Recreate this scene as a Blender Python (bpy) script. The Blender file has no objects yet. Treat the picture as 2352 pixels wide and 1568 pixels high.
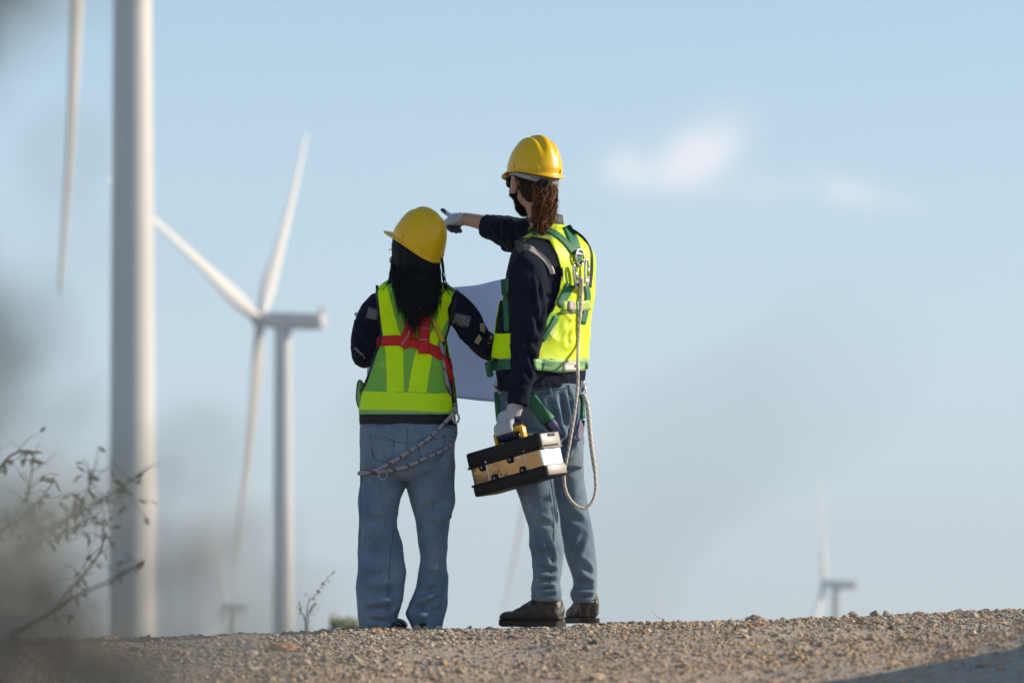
import bpy, bmesh, math, random
import numpy as np
from mathutils import Vector, Matrix, noise
from mathutils.bvhtree import BVHTree

R = math.radians
random.seed(11)
rng = np.random.default_rng(11)
SC = bpy.context.scene
COL = SC.collection

# ------------------------------------------------------------------ camera
F = 100 / 36 * 2352.0            # focal length, in units of 1/2352 of the picture's width
HOR = 1490.0                     # eye level, same units from the top
D0 = 10.9                        # metres to the two workers
cam = bpy.data.cameras.new('camera')
cam.lens = 100; cam.sensor_width = 36; cam.clip_start = 0.05; cam.clip_end = 30000
cam.shift_y = (HOR - 784) / 2352
cam.dof.use_dof = True; cam.dof.focus_distance = D0 - 0.08; cam.dof.aperture_fstop = 2.6; cam.dof.aperture_blades = 9
camo = bpy.data.objects.new('camera', cam); COL.objects.link(camo)
camo.location = (0, 0, 0); camo.rotation_euler = (R(90), 0, 0)
SC.camera = camo

# ------------------------------------------------------------------ sky, sun, exposure
SUN_EL, SUN_AZ = R(25), R(98)    # azimuth measured from the direction back to the camera, to the right
sun_dir = Vector((math.cos(SUN_EL) * math.sin(SUN_AZ), -math.cos(SUN_EL) * math.cos(SUN_AZ), math.sin(SUN_EL)))
SC.view_settings.view_transform = 'Standard'; SC.view_settings.look = 'None'
SC.view_settings.exposure = 0.4; SC.view_settings.gamma = 1
world = bpy.data.worlds.new('World'); SC.world = world; world.use_nodes = True
nt = world.node_tree; N = nt.nodes; Lk = nt.links
for n in list(N): N.remove(n)
wo = N.new('ShaderNodeOutputWorld'); bg = N.new('ShaderNodeBackground'); sky = N.new('ShaderNodeTexSky')
sky.sky_type = 'NISHITA'; sky.sun_disc = False; sky.sun_elevation = SUN_EL
sky.sun_rotation = math.atan2(sun_dir.x, sun_dir.y)
sky.altitude = 0; sky.air_density = 1.0; sky.dust_density = 0.6; sky.ozone_density = 3.0
bg.inputs['Strength'].default_value = 0.125
Lk.new(bg.outputs[0], wo.inputs[0])


def wmath(op, a, b=None, c=None, clamp=False):
    m = N.new('ShaderNodeMath'); m.operation = op; m.use_clamp = clamp
    for i, v in enumerate((a, b, c)):
        if v is None: continue
        if isinstance(v, (int, float)): m.inputs[i].default_value = v
        else: Lk.new(v, m.inputs[i])
    return m.outputs[0]


# soft fair-weather wisps low in the sky: noise in the direction of view, strongest where the small clouds float
tc = N.new('ShaderNodeTexCoord'); sp = N.new('ShaderNodeSeparateXYZ'); Lk.new(tc.outputs['Generated'], sp.inputs[0])
az = wmath('ARCTAN2', sp.outputs[0], sp.outputs[1]); el = wmath('ARCSINE', sp.outputs[2])
cmb = N.new('ShaderNodeCombineXYZ'); Lk.new(az, cmb.inputs[0]); Lk.new(el, cmb.inputs[1])
nz = N.new('ShaderNodeTexNoise'); nz.inputs['Scale'].default_value = 26; nz.inputs['Detail'].default_value = 5; nz.inputs['Roughness'].default_value = .5
Lk.new(cmb.outputs[0], nz.inputs['Vector'])
tot = None
for X, Y, sx, sy, tl, am in ((1612, 345, 74, 50, -.55, .95), (1560, 385, 85, 32, -.2, .5), (1432, 378, 40, 36, 0, .55), (1760, 440, 75, 26, 0, .42), (1940, 452, 62, 28, .25, .52), (1500, 420, 120, 30, 0, .22), (2080, 470, 60, 16, .3, .16), (1090, 400, 90, 40, .2, .10)):
    a0, e0 = math.atan2((X - 1176) / F, 1), math.atan2((HOR - Y) / F, 1)
    dx = wmath('SUBTRACT', az, a0); dy = wmath('SUBTRACT', el, e0)
    c, s = math.cos(tl), math.sin(tl)
    u = wmath('ADD', wmath('MULTIPLY', dx, c / sx * F), wmath('MULTIPLY', dy, -s / sx * F))
    v = wmath('ADD', wmath('MULTIPLY', dx, s / sy * F), wmath('MULTIPLY', dy, c / sy * F))
    r2 = wmath('ADD', wmath('MULTIPLY', u, u), wmath('MULTIPLY', v, v))
    g = wmath('MULTIPLY', wmath('POWER', 2.718, wmath('MULTIPLY', r2, -.6)), am)
    tot = g if tot is None else wmath('ADD', tot, g)
nn = N.new('ShaderNodeMapRange'); Lk.new(nz.outputs[0], nn.inputs[0])
nn.inputs[1].default_value = .3; nn.inputs[2].default_value = .65; nn.inputs[3].default_value = .25; nn.inputs[4].default_value = 1.15
tot = wmath('MULTIPLY', tot, nn.outputs[0], clamp=True)
mx = N.new('ShaderNodeMix'); mx.data_type = 'RGBA'
Lk.new(tot, mx.inputs[0]); mx.inputs[7].default_value = (5.5, 5.7, 6.1, 1)
hs = N.new('ShaderNodeHueSaturation'); hs.inputs['Saturation'].default_value = 1.1; hs.inputs['Value'].default_value = 0.8
Lk.new(sky.outputs[0], hs.inputs['Color'])
# the pale band of distant air that thins out some 25 degrees up
hz1 = N.new('ShaderNodeMix'); hz1.data_type = 'RGBA'; hz1.inputs[6].default_value = (4.40, 5.25, 5.75, 1); hz1.inputs[7].default_value = (3.30, 4.72, 5.72, 1)
Lk.new(wmath('DIVIDE', el, R(14), clamp=True), hz1.inputs[0])
hzf = wmath('MULTIPLY', wmath('POWER', 2.718, wmath('MULTIPLY', wmath('POWER', wmath('DIVIDE', wmath('ABSOLUTE', el), R(24)), 2), -1)), .93)
hz2 = N.new('ShaderNodeMix'); hz2.data_type = 'RGBA'; Lk.new(hzf, hz2.inputs[0]); Lk.new(hs.outputs[0], hz2.inputs[6]); Lk.new(hz1.outputs[2], hz2.inputs[7])
Lk.new(hz2.outputs[2], mx.inputs[6])
Lk.new(mx.outputs[2], bg.inputs[0])
sl = bpy.data.lights.new('sun', 'SUN'); sl.energy = 4.6; sl.angle = R(.53); sl.color = (1, .86, .68)
so = bpy.data.objects.new('sun', sl); COL.objects.link(so)
so.rotation_euler = sun_dir.to_track_quat('Z', 'Y').to_euler()

cy = SC.cycles
cy.use_denoising = True; cy.max_bounces = 8; cy.diffuse_bounces = 3; cy.caustics_reflective = False; cy.caustics_refractive = False
cy.sample_clamp_indirect = 6


# ------------------------------------------------------------------ helpers
def W(X, Y, d=D0):
    """A point seen at (X, Y) of the 2352 x 1568 picture and d metres away."""
    return Vector(((X - 1176) / F * d, d, (HOR - Y) / F * d))


def px(m, d=D0): return m * d / F            # picture units -> metres


def proj(co):
    co = np.asarray(co)
    return np.stack([1176 + F * co[:, 0] / co[:, 1], HOR - F * co[:, 2] / co[:, 1]], 1)


def inpoly(P, poly):
    x, y = P[:, 0], P[:, 1]; r = np.zeros(len(P), bool); n = len(poly)
    for i in range(n):
        x1, y1 = poly[i]; x2, y2 = poly[(i + 1) % n]
        if y1 == y2: continue
        c = (y1 > y) != (y2 > y)
        r ^= c & (x < (x2 - x1) * (y - y1) / (y2 - y1) + x1)
    return r


def cr(pts, n):
    """n points on a Catmull-Rom curve through pts (rows of any width)."""
    P = np.asarray(pts, float); m = len(P)
    if m == 2:
        t = np.linspace(0, 1, n)[:, None]; return P[0] * (1 - t) + P[1] * t
    E = np.vstack([2 * P[0] - P[1], P, 2 * P[-1] - P[-2]])
    u = np.linspace(0, m - 1 - 1e-9, n); i = u.astype(int); t = (u - i)[:, None]
    a, b, c, d = E[i], E[i + 1], E[i + 2], E[i + 3]
    return .5 * (2 * b + (c - a) * t + (2 * a - 5 * b + 4 * c - d) * t ** 2 + (3 * b - a - 3 * c + d) * t ** 3)


class MB:
    def __init__(s): s.v = []; s.f = []; s.m = []; s.p = []

    def add(s, v, f, mi=0):
        o = len(s.v); s.p.append((o, len(s.f))); s.v += [tuple(p) for p in v]
        s.f += [tuple(o + i for i in q) for q in f]; s.m += [mi] * len(f)

    def loft(s, rings, cap=True, mi=0, closed=True):
        n = len(rings[0]); v = [p for r in rings for p in r]; f = []
        for k in range(len(rings) - 1):
            for i in range(n if closed else n - 1):
                j = (i + 1) % n
                f.append((k * n + i, k * n + j, (k + 1) * n + j, (k + 1) * n + i))
        if cap and closed:
            f.append(tuple(range(n))[::-1]); f.append(tuple(len(v) - n + i for i in range(n)))
        s.add(v, f, mi)

    def tube(s, path, rad, n=8, mi=0, cap=True, flat=None):
        P = [Vector(p) for p in path]
        if isinstance(rad, (int, float)): rad = [rad] * len(P)
        t0 = (P[1] - P[0]).normalized(); a = Vector((0, 0, 1)) if abs(t0.z) < .9 else Vector((0, 1, 0))
        u = t0.cross(a).normalized(); rings = []
        for k, p in enumerate(P):
            t = (P[min(k + 1, len(P) - 1)] - P[max(k - 1, 0)])
            t = t.normalized() if t.length > 1e-9 else t0
            u = u - t * u.dot(t); u = u.normalized() if u.length > 1e-6 else t.orthogonal().normalized(); w = t.cross(u)
            if flat: rings.append([p + u * (rad[k] * math.cos(q)) + w * (rad[k] * flat * math.sin(q)) for q in [2 * math.pi * i / n for i in range(n)]])
            else: rings.append([p + (u * math.cos(q) + w * math.sin(q)) * rad[k] for q in [2 * math.pi * i / n for i in range(n)]])
        s.loft(rings, cap, mi)

    def ell(s, c, ax, n=14, m=9, mi=0):
        """ellipsoid with three half-axis vectors"""
        c = Vector(c); X, Y, Z = [Vector(a) for a in ax]; rings = []
        v = [c - Z]
        for k in range(1, m):
            ph = -math.pi / 2 + math.pi * k / m
            for i in range(n):
                th = 2 * math.pi * i / n
                v.append(c + X * (math.cos(ph) * math.cos(th)) + Y * (math.cos(ph) * math.sin(th)) + Z * math.sin(ph))
        v.append(c + Z); f = []
        for i in range(n): f.append((0, 1 + (i + 1) % n, 1 + i))
        for k in range(m - 2):
            for i in range(n):
                a, b = 1 + k * n + i, 1 + k * n + (i + 1) % n
                f.append((a, b, b + n, a + n))
        o = 1 + (m - 2) * n
        for i in range(n): f.append((o + i, o + (i + 1) % n, len(v) - 1))
        s.add(v, f, mi)

    def box(s, c, ex, ey, ez, bev=0.0, seg=2, mi=0):
        """box with half-axis vectors, bevelled"""
        bm = bmesh.new(); bmesh.ops.create_cube(bm, size=2)
        ex, ey, ez = Vector(ex), Vector(ey), Vector(ez)
        L = [ex.length, ey.length, ez.length]
        for v in bm.verts: v.co = Vector((v.co.x * L[0], v.co.y * L[1], v.co.z * L[2]))
        if bev: bmesh.ops.bevel(bm, geom=list(bm.edges), offset=bev, segments=seg, profile=.5, affect='EDGES')
        c = Vector(c); X, Y, Z = ex.normalized(), ey.normalized(), ez.normalized()
        bm.verts.index_update()
        s.add([c + X * v.co.x + Y * v.co.y + Z * v.co.z for v in bm.verts], [[v.index for v in f.verts] for f in bm.faces], mi); bm.free()

    def mesh(s, name='m'):
        me = bpy.data.meshes.new(name); me.from_pydata(s.v, [], s.f); me.update(); return me


def fixn(me):
    bm = bmesh.new(); bm.from_mesh(me); bmesh.ops.recalc_face_normals(bm, faces=bm.faces); bm.to_mesh(me); bm.free(); me.update()


def remesh(mb, vox, smooth=2, fac=.5):
    """Union everything in mb into one skin of voxel size vox, smoothed."""
    me = mb.mesh(); fixn(me)
    o = bpy.data.objects.new('tmp', me); COL.objects.link(o)
    m = o.modifiers.new('r', 'REMESH'); m.mode = 'VOXEL'; m.voxel_size = vox
    if smooth:
        sm = o.modifiers.new('s', 'SMOOTH'); sm.factor = fac; sm.iterations = smooth
    dg = bpy.context.evaluated_depsgraph_get()
    r = bpy.data.meshes.new_from_object(o.evaluated_get(dg)); bpy.data.objects.remove(o); bpy.data.meshes.remove(me)
    return r


def getco(me):
    a = np.empty(len(me.vertices) * 3, np.float32); me.vertices.foreach_get('co', a); return a.reshape(-1, 3).astype(float)


def getno(me):
    a = np.empty(len(me.vertices) * 3, np.float32); me.vertices.foreach_get('normal', a); return a.reshape(-1, 3).astype(float)


def setco(me, c): me.vertices.foreach_set('co', np.asarray(c, np.float32).ravel()); me.update()


def fcen(me):
    a = np.empty(len(me.polygons) * 3, np.float32); me.polygons.foreach_get('center', a)
    b = np.empty(len(me.polygons) * 3, np.float32); me.polygons.foreach_get('normal', b)
    return a.reshape(-1, 3).astype(float), b.reshape(-1, 3).astype(float)


def setmi(me, mi): me.polygons.foreach_set('material_index', np.asarray(mi, np.int32)); me.update()


def smoothmesh(me, flag=True): me.polygons.foreach_set('use_smooth', [flag] * len(me.polygons)); me.update()


def fold(me, noises=(), creases=(), seed=0, k_=1.0):
    """Push a cloth skin in and out: noises = (amp, (fx,fy,fz), ridged), creases = (A, B, width, depth) valleys (or ridges, depth<0) along a line."""
    co, no = getco(me), getno(me); d = np.zeros(len(co))
    for k, (amp, fr, rid) in enumerate(noises):
        o = seed * 7.3 + k * 3.1
        v = np.array([noise.noise((p[0] * fr[0] + o, p[1] * fr[1] + o, p[2] * fr[2] - o)) for p in co])
        d += amp * ((.45 - 2.6 * np.abs(v)) if rid else v * 1.6)
    for A, B, w, dep in creases:
        A, B = np.array(A), np.array(B); ab = B - A; t = np.clip(((co - A) @ ab) / (ab @ ab), 0, 1)
        dist = np.linalg.norm(co - (A + t[:, None] * ab), axis=1)
        taper = np.sin(np.pi * (0.12 + .76 * t))
        d -= k_ * dep * (np.exp(-(dist / w) ** 2) - .55 * np.exp(-((dist - 1.9 * w) / w) ** 2)) * taper
    setco(me, co + no * d[:, None])


def obj(name, me, mats, parent=None, base=None, smooth=True, mi=None):
    """Link a mesh given in world coordinates as one object under parent (whose origin it then shares)."""
    if isinstance(me, MB):
        idx = me.m; me = me.mesh(name); setmi(me, idx); fixn(me)
    for m in (mats if isinstance(mats, (list, tuple)) else [mats]): me.materials.append(m)
    if mi is not None: setmi(me, mi)
    smoothmesh(me, smooth)
    me.name = name
    o = bpy.data.objects.new(name, me); COL.objects.link(o)
    org = Vector(base) if base is not None else (Vector(parent['org']) if parent is not None and 'org' in parent.keys() else Vector((0, 0, 0)))
    if org.length: me.transform(Matrix.Translation(-org))
    if parent is not None: o.parent = parent
    else: o.location = org
    o['org'] = tuple(org)
    return o


def tag(o, label=None, cat=None, group=None, kind=None):
    for k, v in (('label', label), ('category', cat), ('group', group), ('kind', kind)):
        if v: o[k] = v
    return o


def thing(name, loc, label, cat, group=None):
    o = bpy.data.objects.new(name, None); COL.objects.link(o); o.location = loc; o['org'] = tuple(loc); o.empty_display_size = .1
    return tag(o, label, cat, group)


def objs(name, mb, mats, parent, smooth=True):
    """one object for every piece that was added to mb"""
    out = []; b = mb.p + [(len(mb.v), len(mb.f))]
    for (v0, f0), (v1, f1) in zip(b, b[1:]):
        q = MB(); q.v = mb.v[v0:v1]; q.f = [tuple(i - v0 for i in f) for f in mb.f[f0:f1]]; q.m = mb.m[f0:f1]; out.append(obj(name, q, mats, parent, smooth=smooth))
    return out


def copy_tree(o, parent=None):
    c = o.copy(); COL.objects.link(c); c.parent = parent
    for ch in list(o.children): copy_tree(ch, c)
    return c


# ------------------------------------------------------------------ materials
def mat(name, base, rough=.6, metal=0, spec=.5, var=0, vscale=8, vcol=None, bump=0, bscale=60, bdist=.002, coat=0, sheen=0, stretch=None, detail=4, sss=0):
    m = bpy.data.materials.new(name); m.use_nodes = True; t = m.node_tree; n = t.nodes; b = n['Principled BSDF']
    b.inputs['Base Color'].default_value = (*base, 1); b.inputs['Roughness'].default_value = rough; b.inputs['Metallic'].default_value = metal
    b.inputs['Specular IOR Level'].default_value = spec; b.inputs['Coat Weight'].default_value = coat; b.inputs['Sheen Weight'].default_value = sheen
    if sss: b.inputs['Subsurface Weight'].default_value = sss; b.inputs['Subsurface Radius'].default_value = (.01, .004, .002)
    co = n.new('ShaderNodeTexCoord').outputs['Object']
    if stretch:
        mp = n.new('ShaderNodeMapping'); mp.inputs['Scale'].default_value = stretch; t.links.new(co, mp.inputs[0]); co = mp.outputs[0]
    if var:
        z = n.new('ShaderNodeTexNoise'); z.inputs['Scale'].default_value = vscale; z.inputs['Detail'].default_value = detail; z.inputs['Roughness'].default_value = .6; t.links.new(co, z.inputs[0])
        r = n.new('ShaderNodeMapRange'); r.inputs[1].default_value = .32; r.inputs[2].default_value = .68; t.links.new(z.outputs[0], r.inputs[0])
        x = n.new('ShaderNodeMix'); x.data_type = 'RGBA'; t.links.new(r.outputs[0], x.inputs[0])
        x.inputs[6].default_value = (*base, 1); x.inputs[7].default_value = (*(vcol or tuple(c * (1 - var) for c in base)), 1)
        t.links.new(x.outputs[2], b.inputs['Base Color'])
    if bump:
        z = n.new('ShaderNodeTexNoise'); z.inputs['Scale'].default_value = bscale; z.inputs['Detail'].default_value = 5; t.links.new(co, z.inputs[0])
        u = n.new('ShaderNodeBump'); u.inputs['Strength'].default_value = bump; u.inputs['Distance'].default_value = bdist
        t.links.new(z.outputs[0], u.inputs['Height']); t.links.new(u.outputs[0], b.inputs['Normal'])
    return m


def bands(name, c1, c2, scale, direction='DIAGONAL', rough=.7, lo=.45, hi=.55, distort=0):
    m = bpy.data.materials.new(name); m.use_nodes = True; t = m.node_tree; n = t.nodes; b = n['Principled BSDF']; b.inputs['Roughness'].default_value = rough
    w = n.new('ShaderNodeTexWave'); w.bands_direction = direction; w.inputs['Scale'].default_value = scale; w.inputs['Distortion'].default_value = distort
    t.links.new(n.new('ShaderNodeTexCoord').outputs['Object'], w.inputs[0])
    r = n.new('ShaderNodeMapRange'); r.inputs[1].default_value = lo; r.inputs[2].default_value = hi; t.links.new(w.outputs[0], r.inputs[0])
    x = n.new('ShaderNodeMix'); x.data_type = 'RGBA'; t.links.new(r.outputs[0], x.inputs[0]); x.inputs[6].default_value = (*c1, 1); x.inputs[7].default_value = (*c2, 1)
    t.links.new(x.outputs[2], b.inputs['Base Color']); return m


M = {}
M['navy'] = mat('navy cotton', (.007, .010, .026), .9, var=.35, vscale=14, bump=.5, bscale=40, bdist=.004, spec=.12, sheen=.03)
M['grey_patch'] = bands('grey reflective stripes', (.16, .15, .16), (.06, .06, .065), 55, rough=.5)
M['grey_yoke'] = mat('grey shoulder cloth', (.085, .08, .085), .7, var=.3, vscale=18, spec=.3)
M['silver_tape'] = mat('silver tape', (.42, .36, .32), .45, var=.2, vscale=30)
M['denim_light'] = mat('faded denim', (.20, .262, .345), .85, var=1, vscale=6, vcol=(.10, .158, .24), bump=.35, bscale=260, bdist=.0015, spec=.2, sheen=.1)
M['denim_grey'] = mat('grey blue denim', (.185, .245, .30), .85, var=1, vscale=7, vcol=(.085, .14, .205), bump=.35, bscale=260, bdist=.0015, spec=.2, sheen=.1)
def crumple(m, scale, dist, stretch):
    """sharp little cloth creases over a garment"""
    t = m.node_tree; n = t.nodes; b = n['Principled BSDF']; old = b.inputs['Normal'].links[0].from_socket if b.inputs['Normal'].links else None
    mp = n.new('ShaderNodeMapping'); mp.inputs['Scale'].default_value = stretch; t.links.new(n.new('ShaderNodeTexCoord').outputs['Object'], mp.inputs[0])
    z = n.new('ShaderNodeTexNoise'); z.noise_type = 'RIDGED_MULTIFRACTAL'; z.inputs['Scale'].default_value = scale; z.inputs['Detail'].default_value = 2.5; z.inputs['Distortion'].default_value = .6; t.links.new(mp.outputs[0], z.inputs[0])
    u = n.new('ShaderNodeBump'); u.inputs['Strength'].default_value = .9; u.inputs['Distance'].default_value = dist; t.links.new(z.outputs[0], u.inputs['Height'])
    if old: t.links.new(old, u.inputs['Normal'])
    t.links.new(u.outputs[0], b.inputs['Normal'])


M['seam'] = mat('seam', (.085, .12, .165), .9)
M['lime'] = mat('lime tape', (.70, 1.0, .001), .7, var=.12, vscale=9, vcol=(.58, .94, .001), spec=.15)
M['mesh_green'] = mat('green vest mesh', (.21, .52, .05), .85, var=.15, vscale=200, bump=.4, bscale=500, bdist=.001)
M['edge_green'] = mat('pale vest edge', (.24, .46, .14), .7)
M['yellow'] = mat('fluorescent yellow', (.66, .76, .012), .5, var=.2, vscale=9, vcol=(.55, .78, .01), spec=.4)
M['yellow_tape'] = mat('yellow green tape', (.50, .60, .12), .5, var=.18, vscale=14)
M['binding'] = mat('black binding', (.006, .006, .008), .7)
M['helmet'] = mat('yellow shell plastic', (.84, .50, .0015), .33, spec=.35, coat=.06, var=.05, vscale=20)
M['band'] = mat('grey plastic', (.36, .37, .40), .5, var=.1, vscale=40)
M['black'] = mat('black plastic', (.010, .009, .010), .55, spec=.25, bump=.15, bscale=400, bdist=.0006)
M['skin'] = mat('skin', (.46, .27, .19), .5, var=.15, vscale=30, sss=.08)
M['beard'] = mat('beard', (.030, .014, .008), .9, spec=.15, var=.5, vscale=180, bump=.8, bscale=300, bdist=.002)
M['lips'] = mat('lips', (.36, .15, .12), .45)
M['eye'] = mat('eye white', (.7, .7, .68), .2)
M['hair_brown'] = mat('brown hair', (.22, .085, .030), .65, var=.8, vscale=38, spec=.12)
M['hair_dark'] = mat('dark brown hair', (.022, .011, .006), .6, spec=.12, var=.4, vscale=60, bump=.5, bscale=150, bdist=.003)
M['hair_black'] = mat('black hair', (.0035, .003, .0035), .55, spec=.18)
M['glove'] = mat('pale knit glove', (.46, .47, .52), .85, var=.12, vscale=60, bump=.4, bscale=300, bdist=.001)
M['glove_navy'] = mat('navy glove coating', (.015, .028, .075), .5, var=.2, vscale=50)
M['red'] = mat('red webbing', (.62, .004, .004), .65, var=.15, vscale=25, bump=.3, bscale=400, bdist=.0008)
M['green'] = mat('green webbing', (.025, .17, .075), .65, var=.15, vscale=25, bump=.3, bscale=400, bdist=.0008)
M['green_pale'] = mat('pale green webbing', (.26, .50, .22), .6, var=.1, vscale=20)
M['violet'] = mat('violet lining', (.17, .155, .25), .8)
M['label'] = mat('white label', (.72, .68, .64), .7)
M['ink'] = mat('label ink', (.10, .14, .30), .7)
M['steel'] = mat('zinc steel', (.62, .60, .58), .3, metal=1, bump=.1, bscale=90)
M['bluesteel'] = mat('ring steel', (.30, .36, .40), .35, metal=1)
M['rope_white'] = bands('cream rope', (.66, .60, .52), (.36, .31, .26), 26, rough=.85, lo=.80, hi=.92, distort=1.5)
M['rope_grey'] = bands('grey rope', (.30, .29, .33), (.12, .06, .07), 11, rough=.85, lo=.86, hi=.93, distort=.6)
M['rope_yellow'] = mat('yellow webbing', (.60, .46, .02), .7)
M['paper'] = mat('sky tinted drawing sheet', (.62, .655, .98), .85, var=.06, vscale=4, spec=.2)  # blue cast of the sky put into the white paper's base colour
M['boot'] = mat('dark brown leather', (.030, .019, .012), .5, var=.45, vscale=22, bump=.5, bscale=60, bdist=.003)
M['sole'] = mat('black rubber', (.012, .010, .009), .7)
M['lens'] = mat('green black lens', (.012, .03, .022), .12, spec=.7)
M['orange'] = mat('orange yellow plastic', (.85, .40, .008), .4, var=.06, vscale=20)
M['bronze'] = mat('amber tinted metal', (.66, .48, .28), .13, metal=1, var=.12, vscale=10, bump=.5, bscale=11, bdist=.014)
M['endmetal'] = mat('pale brushed metal', (.86, .80, .74), .3, metal=1, bump=.1, bscale=30, bdist=.002)
M['endplastic'] = mat('grey end plastic', (.34, .31, .29), .42, var=.2, vscale=30, spec=.5)
M['white'] = mat('white turbine paint', (.62, .605, .59), .42, var=.06, vscale=.08, spec=.4)
M['turbine_grey'] = mat('turbine seal grey', (.45, .46, .47), .5)
M['twig'] = mat('dry twig bark', (.10, .083, .068), .9, var=.4, vscale=40)
M['leaf'] = mat('dry brown leaf', (.085, .066, .042), .8, var=.5, vscale=30, vcol=(.050, .048, .030))
M['leafgreen'] = mat('dusty olive leaf', (.24, .26, .25), .8, var=.5, vscale=20, vcol=(.16, .175, .165))
M['pale_leaf'] = mat('pale dusty leaf', (.34, .36, .22), .8)
M['stalk'] = mat('pale dry grass', (.23, .20, .12), .85, var=.3, vscale=30)

for k_, sc_, ds_ in (('denim_light', 5.5, .005), ('denim_grey', 6.5, .006), ('navy', 8, .008), ('lime', 9, .004), ('yellow', 9, .005)): crumple(M[k_], sc_, ds_, (1, 1, 1.5))

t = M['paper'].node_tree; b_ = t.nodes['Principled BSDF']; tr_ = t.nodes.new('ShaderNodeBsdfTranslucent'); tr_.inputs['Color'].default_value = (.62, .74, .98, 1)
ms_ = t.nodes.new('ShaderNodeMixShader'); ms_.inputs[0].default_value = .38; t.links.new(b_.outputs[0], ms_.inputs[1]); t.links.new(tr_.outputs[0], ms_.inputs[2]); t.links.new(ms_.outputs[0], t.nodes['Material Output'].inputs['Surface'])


def slub(m, amount):
    """the uneven vertical threads of denim"""
    t = m.node_tree; n = t.nodes; b = n['Principled BSDF']; old = b.inputs['Base Color'].links[0].from_socket
    mp = n.new('ShaderNodeMapping'); mp.inputs['Scale'].default_value = (1, 1, .16); t.links.new(n.new('ShaderNodeTexCoord').outputs['Object'], mp.inputs[0])
    z = n.new('ShaderNodeTexNoise'); z.inputs['Scale'].default_value = 130; z.inputs['Detail'].default_value = 3; t.links.new(mp.outputs[0], z.inputs[0])
    r_ = n.new('ShaderNodeMapRange'); r_.inputs[1].default_value = .3; r_.inputs[2].default_value = .7; r_.inputs[3].default_value = 1 - amount; r_.inputs[4].default_value = 1 + amount; t.links.new(z.outputs[0], r_.inputs[0])
    x = n.new('ShaderNodeMix'); x.data_type = 'RGBA'; x.blend_type = 'MULTIPLY'; x.inputs[0].default_value = 1; t.links.new(old, x.inputs[6]); t.links.new(r_.outputs[0], x.inputs[7]); t.links.new(x.outputs[2], b.inputs['Base Color'])


slub(M['denim_light'], .10); slub(M['denim_grey'], .10)

# ------------------------------------------------------------------ ground
def vnoise(x, y, seed=0):
    xi, yi = np.floor(x).astype(np.int64), np.floor(y).astype(np.int64); fx, fy = x - xi, y - yi
    fx = fx * fx * (3 - 2 * fx); fy = fy * fy * (3 - 2 * fy)

    def h(a, b):
        k = (a * 374761393 + b * 668265263 + seed * 1274126177) & 0xffffffff
        k = ((k ^ (k >> 13)) * 1274126177) & 0xffffffff
        return ((k ^ (k >> 16)) & 0xffff) / 65535.0
    return (h(xi, yi) * (1 - fx) + h(xi + 1, yi) * fx) * (1 - fy) + (h(xi, yi + 1) * (1 - fx) + h(xi + 1, yi + 1) * fx) * fy - .5


CX = [-9, -3.5, -1.44, -.75, -.42, 0, .42, .75, 1.3, 2.05, 3.5, 9]
CZ = [-.06, .0, .036, .056, .072, .084, .098, .105, .120, .142, .17, .2]
BASES = []                                            # (x, y, z) of every turbine's foot, for the plain beyond


def ground_z(x, y):
    x = np.asarray(x, float); y = np.asarray(y, float); zc = np.interp(x, CX, CZ)
    t = 11.4 - y
    near = zc - .015 * np.where(t > 0, np.minimum(t, 5) ** 2 + np.maximum(t - 5, 0) * .5, 0)
    b = np.maximum(-t, 0); z = near - np.where(b < 3, .02 * b * b, .18 + (b - 3) * .12)
    # the plain beyond, through the feet of the turbines
    num = np.full_like(z, -14 * 1e-6); den = np.full_like(z, 1e-6)
    for bx, by, bz in BASES:
        w = 1 / (((x - bx) ** 2 + (y - by) ** 2) + 30) ** 1.2; num += w * bz; den += w
    plain = num / den
    k = np.clip((np.hypot(x, y - 6) - 40) / 110, 0, 1); k = k * k * (3 - 2 * k)
    z = np.maximum(z, -9) * (1 - k) + plain * k
    z = z + 1.08 * np.exp(-((x - 3.3) / .75) ** 2 / 2 - ((y - 7.9) / .6) ** 2 / 2) * (1 + .5 * vnoise(x * 2.6, y * 2.6, 31) + .25 * vnoise(x * 7, y * 7, 32))      # mound added out of view to shade the near ground
    n = .022 * vnoise(x * 1.7, y * 1.7, 1) + .016 * vnoise(x * 5, y * 5, 2) + .010 * vnoise(x * 14, y * 14, 3)
    return z + n * np.clip(1 - (np.hypot(x, y) - 30) / 60, 0, 1) + .8 * vnoise(x * .02, y * .02, 4) * k


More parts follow.
